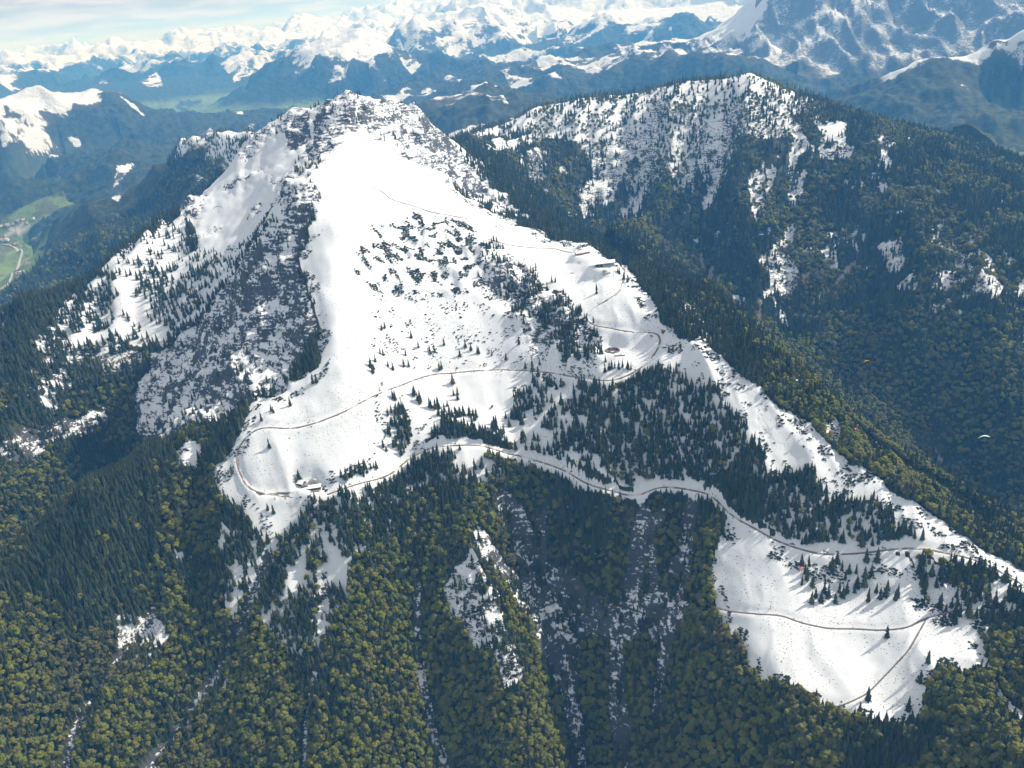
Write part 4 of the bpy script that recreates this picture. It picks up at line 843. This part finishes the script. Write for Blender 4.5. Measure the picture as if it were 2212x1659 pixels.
# cable-car station
e = empty('cable_car_station', G(1306, 574), R(-6), 'large cable car station with one broad sloping snow-covered roof', 'station')
MB().prism([(-20, -5), (21, -5), (21, 9), (-20, 6.2)], -8, 9).to('wall', M_GREEN, e); MB().prism([(-26, 6.4), (23, 9.6), (23, 10.6), (-26, 7.2)], -12, 11).to('roof', M_SNOW, e)
MB().box(-19, -4, -8.2, -7.9, -2, 5.4).to('entrance_opening', M_GLAS, e); windows(e, [2, 6, 10, 14, 18], -8, 4.2, 2.4, 1.6); MB().box(-24, 2, -18, -8.3, -6, -1.6).to('terrace', M_CON, e)
for x in (-22, -12, -2): MB().tube((x, -17, -1.6), (x, -11, 6.6), .3).to('roof_post', M_MET, e)
e = empty('chairlift_terminal', G(1307, 588), R(20), 'round chairlift turning station on posts below the cable car station', 'lift station')
MB().lathe([(0.01, 6.6), (3, 6.4), (5.4, 5.4), (5.8, 4.6), (5.0, 4.3), (0.01, 4.3)]).to('cover', M_PLAS, e)
for s in (-1, 1):
    MB().tube((s*2.2, 0, -3), (s*1.8, 0, 4.4), .45).to('post', M_CON, e)
MB().lathe([(0.01, 3.7), (3.4, 3.6), (3.4, 3.3), (0.01, 3.3)]).to('bullwheel', M_MET, e); MB().box(-9, 9, -6, -3.2, -4, -.2).to('boarding_ramp', M_CON, e)
e = empty('mountain_hut', G(1258, 549), R(14), 'orange-brown timber mountain hut with snowy roofs at the ridge edge', 'hut')
for nm, x0, x1, y0, y1, h in (('main', -16, 2, -6, 6, 5.2), ('wing', 2.4, 18, -2, 8, 4.4)):
    yc = (y0+y1)/2; MB().prism([(y0, -3), (y1, -3), (y1, h), (yc, h+3), (y0, h)], x0, x1).to('wall', M_WOOD2, e); r = MB().prism([(y0-1, h-.4), (yc, h+3.05), (y1+1, h-.4), (y1+1, h+.2), (yc, h+3.7), (y0-1, h+.2)], x0-1, x1+.3).to('roof', M_SNOW, e)
    for q in [c for c in e.children if c.name.startswith(('wall', 'roof')) and not c.get('turned')]: q.rotation_euler.z = -math.pi/2; q['turned'] = 1
for q in list(e.children): 
    if 'turned' in q: del q['turned']
    q.rotation_euler.z = math.pi/2*-1; q.scale.x = -1
windows(e, [-13, -10, -7, -4, -1, 5, 9, 13], -6.0, 1.4)
# round storage pond, wall, cabin
e = empty('storage_pond', (PADZ[1323][0], PADZ[1323][1], PADZ[1323][2]+.3), 0, 'round brown storage pond dug into the snow terrace', 'pond')
MB().lathe([(17.0, -2), (15.0, .5), (13.9, .8), (12.9, .5), (9.0, -3.0), (.01, -3.2)], 40).to('liner', M_BRN, e); MB().lathe([(13.3, .5), (13.3, 1.1), (13.7, 1.1), (13.7, .5)], 40).to('rim', M_CON, e)
MB().box(-3.5, 3.0, -1.0, 1.2, -3.3, -2.4).to('snow_patch', M_SNOW, e); MB().box(-6, -2.5, 9, 12, -3, 2.2).to('inlet_house', M_STONE, e)
e = empty('retaining_wall', G(1337, 769), R(8), 'low angled concrete wall on the snow beside the round pond', 'wall')
MB().box(-7, 5, -.3, .3, -2, 2.6).to('front', M_CON, e); MB().prism([(-7.6, -2), (-7.05, -2), (-7.05, 2.6), (-7.6, 2.6)], -.2, 5).to('wing', M_CON, e); MB().box(5.05, 5.5, -.1, 4, -2, 2.9).to('wing', M_CON, e); MB().box(5.6, 12, -.25, .25, -2, .9).to('kerb', M_WOOD, e)
gable('cabin', G(1433, 717), R(20), 'small brown cabin at the hairpin bend of the gravel road', 'cabin', 5, 6, 2.6, 1.8, M_WOOD, M_WOOD2, .5, 1, None, False)
# lift pylons
def pylon(px, py, rz, label, h=13, group='chairlift pylons'):
    e = empty('lift_pylon', G(px, py, -.5), rz, label, 'pylon', group)
    MB().tube((0, 0, -1), (0, 0, h), .42, .28).to('mast', M_MET, e); a = MB().box(-3.2, 3.2, -.22, .22, h, h+.45).to('crossarm', M_MET, e)
    for s in (-1, 1): w_ = MB().box(s*2.9-.25, s*2.9+.25, -1.6, 1.6, h-.35, h-.02).to('sheave_train', M_MET, a)
    MB().box(-.9, .9, -.9, .9, -1.5, .5).to('footing', M_CON, e); MB().box(-.12, .12, .33, .5, .5, h).to('ladder', M_MET, e); return e
for px, py, lb in ((1318,590,'steel lift pylon beside the round chairlift turning station'),(1325,597,'steel lift pylon just below the round chairlift turning station'),(1230,652,'lift pylon on the snow above the hairpin road'),(1223,548,'lift pylon on the ridge snow left of the mountain hut'),(1677,918,'lift pylon on the narrow snowy ridge'),(1832,1066,'lift pylon casting a thin shadow below the snowy ridge'),(2001,1100,'lift pylon on the ridge edge beside leafy trees'),(1665,1314,'slender pylon by the track across the lower snow meadow'),(1090,930,'slender pylon alone on the snow basin')):
    pylon(px, py, random.uniform(-.6, .6), lb)
# houses and farms in the far valley
VH = [(20,380),(120,360),(150,365),(340,275),(440,255),(360,300),(520,320),(250,340),(640,240),(20,640),(70,660),(150,650),(110,640),(330,715),(290,722),(515,1115),(550,1108),(380,1278),(430,1268),(345,1282)]
for i, p in enumerate(VH):
    farm = i >= 15; q = hit(*c6(p))
    gable('farmhouse' if farm else 'village_house', (q[0], q[1], q[2]+.5), random.uniform(0, 3.1), ('farmhouse alone among the green valley meadows' if farm else 'small pale house of the village near the valley quarry'), 'house', 18, 24, 7, 5, simple('pale_wall', (.62, .60, .56), .9), simple('tile_roof', random.choice([(.30, .13, .09), (.22, .20, .19), (.34, .30, .27)]), .8), 1.2, 3, 'farms in the valley meadows' if farm else 'village houses', False)

# ------------------------------------------------------------------ paragliders and their pilots
def pilot_mesh():   # one skinned body, seated in a harness
    J = {'pel': (0, 0, 0, .17), 'che': (0, .12, .42, .17), 'nec': (0, .12, .62, .07), 'hea': (0, .10, .80, .12)}
    for s, n in ((-1, 'l'), (1, 'r')):
        J.update({'sh'+n: (s*.2, .12, .52, .07), 'el'+n: (s*.32, .0, .70, .055), 'ha'+n: (s*.25, -.08, .92, .05), 'hi'+n: (s*.1, -.05, -.02, .11), 'kn'+n: (s*.13, -.46, .04, .08), 'an'+n: (s*.13, -.70, -.30, .06), 'to'+n: (s*.13, -.88, -.28, .05)})
    E_ = [('pel', 'che'), ('che', 'nec'), ('nec', 'hea')]
    for n in 'lr': E_ += [('che', 'sh'+n), ('sh'+n, 'el'+n), ('el'+n, 'ha'+n), ('pel', 'hi'+n), ('hi'+n, 'kn'+n), ('kn'+n, 'an'+n), ('an'+n, 'to'+n)]
    k = list(J); me = bpy.data.meshes.new('person'); me.from_pydata([J[a][:3] for a in k], [(k.index(a), k.index(b)) for a, b in E_], []); ob = bpy.data.objects.new('tmp', me); COL.objects.link(ob)
    md = ob.modifiers.new('s', 'SKIN')
    if not me.skin_vertices: 
        bm = bmesh.new(); bm.from_mesh(me); bm.verts.layers.skin.verify(); bm.to_mesh(me); bm.free()
    for i, a in enumerate(k): me.skin_vertices[0].data[i].radius = (J[a][3],)*2; me.skin_vertices[0].data[i].use_root = a == 'pel'
    dg = bpy.context.evaluated_depsgraph_get(); dg.update(); m2 = bpy.data.meshes.new_from_object(ob.evaluated_get(dg)); m2.name = 'person'; bpy.data.objects.remove(ob); return m2
PM = pilot_mesh(); PM.materials.clear(); PM.materials.append(simple('flying_suit', (.05, .06, .09), .8))
M_LINE = simple('glider_lines', (.2, .2, .2), .6)
def wing_mesh(span=11.0, chord=2.6, arc=.46, cells=24, y0=-1, y1=1):
    vs, fs = [], []; prof = [(0, .06), (.06, .26), (.25, .40), (.55, .28), (1, 0), (.55, -.02), (.2, -.06)]; n = len(prof)
    for i in range(cells+1):
        u = y0+(y1-y0)*i/cells; a = u*1.15; x = span/2*math.sin(a)/math.sin(1.15); z = -arc*span/2*(1-math.cos(a))/(1-math.cos(1.15)); c = chord*math.sqrt(max(.08, 1-u*u*.86)); puff = 1+(.16 if i % 2 else -.06)
        for s, t_ in prof: vs.append((x+math.sin(a)*t_*c*.35*puff, (s-.3)*c, z+math.cos(a)*t_*c*.35*puff))
    for i in range(cells):
        for j_ in range(n): a, b = i*n+j_, i*n+(j_+1) % n; fs.append((a, b, b+n, a+n))
    fs += [tuple(range(n))[::-1], tuple(range(cells*n, cells*n+n))]; return vs, fs
def paraglider(px, py, D, rz, cols, desc, bank=0, aground=False, span=11.0):
    if aground: q = hit(px, py); loc = (q[0], q[1], q[2]+.5)
    else: loc = atd(px, py, D)
    e = empty('paraglider', loc, rz, desc, 'paraglider', None); e.rotation_euler = (0 if not aground else R(-70), bank, rz)
    for (a, b_, c) in cols: v, f = wing_mesh(span, y0=a, y1=b_, cells=max(4, int(12*(b_-a)))); ob = bpy.data.objects.new('canopy_panel', mesh_of('canopy_panel', v, f, simple('sailcloth', c, .6, .06), True)); COL.objects.link(ob); ob.parent = e
    if aground: return e
    hb = MB().box(-.25, .25, -.5, .35, -6.9, -6.3).to('harness', M_LINE, e); l = MB()
    for u in (-.85, -.5, -.2, .2, .5, .85): a = u*1.15; l.tube((span/2*math.sin(a)/math.sin(1.15), 0, -.46*span/2*(1-math.cos(a))/(1-math.cos(1.15))), (.22 if u > 0 else -.22, 0, -6.0), .02, k=4)
    l.to('lines', M_LINE, e)
    bpy.context.view_layer.update()
    pp = bpy.data.objects.new('person', PM); COL.objects.link(pp); pp.matrix_world = e.matrix_world @ mathutils.Matrix.Translation((0, 0, -6.45)); tag(pp, 'pilot seated in a harness under the '+desc.split(' paraglider')[0]+' wing', 'person'); return e
W, O_, RD, BL, GR, MA, DR = (.85, .85, .87), (.85, .30, .05), (.80, .08, .05), (.05, .30, .75), (.25, .60, .18), (.70, .10, .55), (.28, .07, .07)
def half(a, b_): return [(-1, 0, a), (0, 1, b_)]
paraglider(1645, 506, 1500, R(-10), [(-1, -.4, BL), (-.4, .4, W), (.4, 1, BL)], 'blue and white paraglider flying in front of the forested ridge')
paraglider(1873, 779, 1450, R(10), [(-1, 1, O_)], 'orange paraglider flying over the dark gorge')
paraglider(1723, 820, 1300, R(55), half(W, (.3, .75, .8)), 'white and turquoise paraglider above the wooded flank', R(25))
paraglider(1848, 925, 1150, R(75), half(RD, BL), 'red and blue paraglider low over the leafy flank', R(20), span=9)
paraglider(2125, 942, 900, R(-30), [(-1, -.1, W), (-.1, .6, W), (.6, 1, GR)], 'green-edged white paraglider, the largest one over the gorge', R(-18))
paraglider(1730, 1228, 1100, R(35), [(-1, 1, RD)], 'bright red paraglider beside the grove on the snow meadow', R(-20), span=10)
paraglider(2042, 1263, 900, R(80), half(W, MA), 'white and magenta paraglider in front of the wood above the meadow', R(10), span=9)
paraglider(1300, 671, 1630, R(10), [(-1, 0, O_), (0, 1, (.8, .5, .1))], 'amber paraglider low over the station snow slope')
paraglider(1427, 705, 1590, R(15), [(-1, 1, DR)], 'dark red paraglider beside the hairpin road')
paraglider(470, 446, 1000, R(5), [(-1, 1, (.03, .06, .22))], 'dark blue paraglider in front of the snow bowl')
for px, py, c, nm in ((1070,489,RD,'red'),(1077,486,BL,'blue'),(1082,490,O_,'orange'),(1076,494,W,'pale'),(1252,566,O_,'gold'),(1236,590,(.6,.15,.1),'rust red')):
    paraglider(px, py, 0, random.uniform(-.6, .6), [(-1, 1, c)], f'{nm} paraglider wing laid out on the launch snow', 0, True, 9)
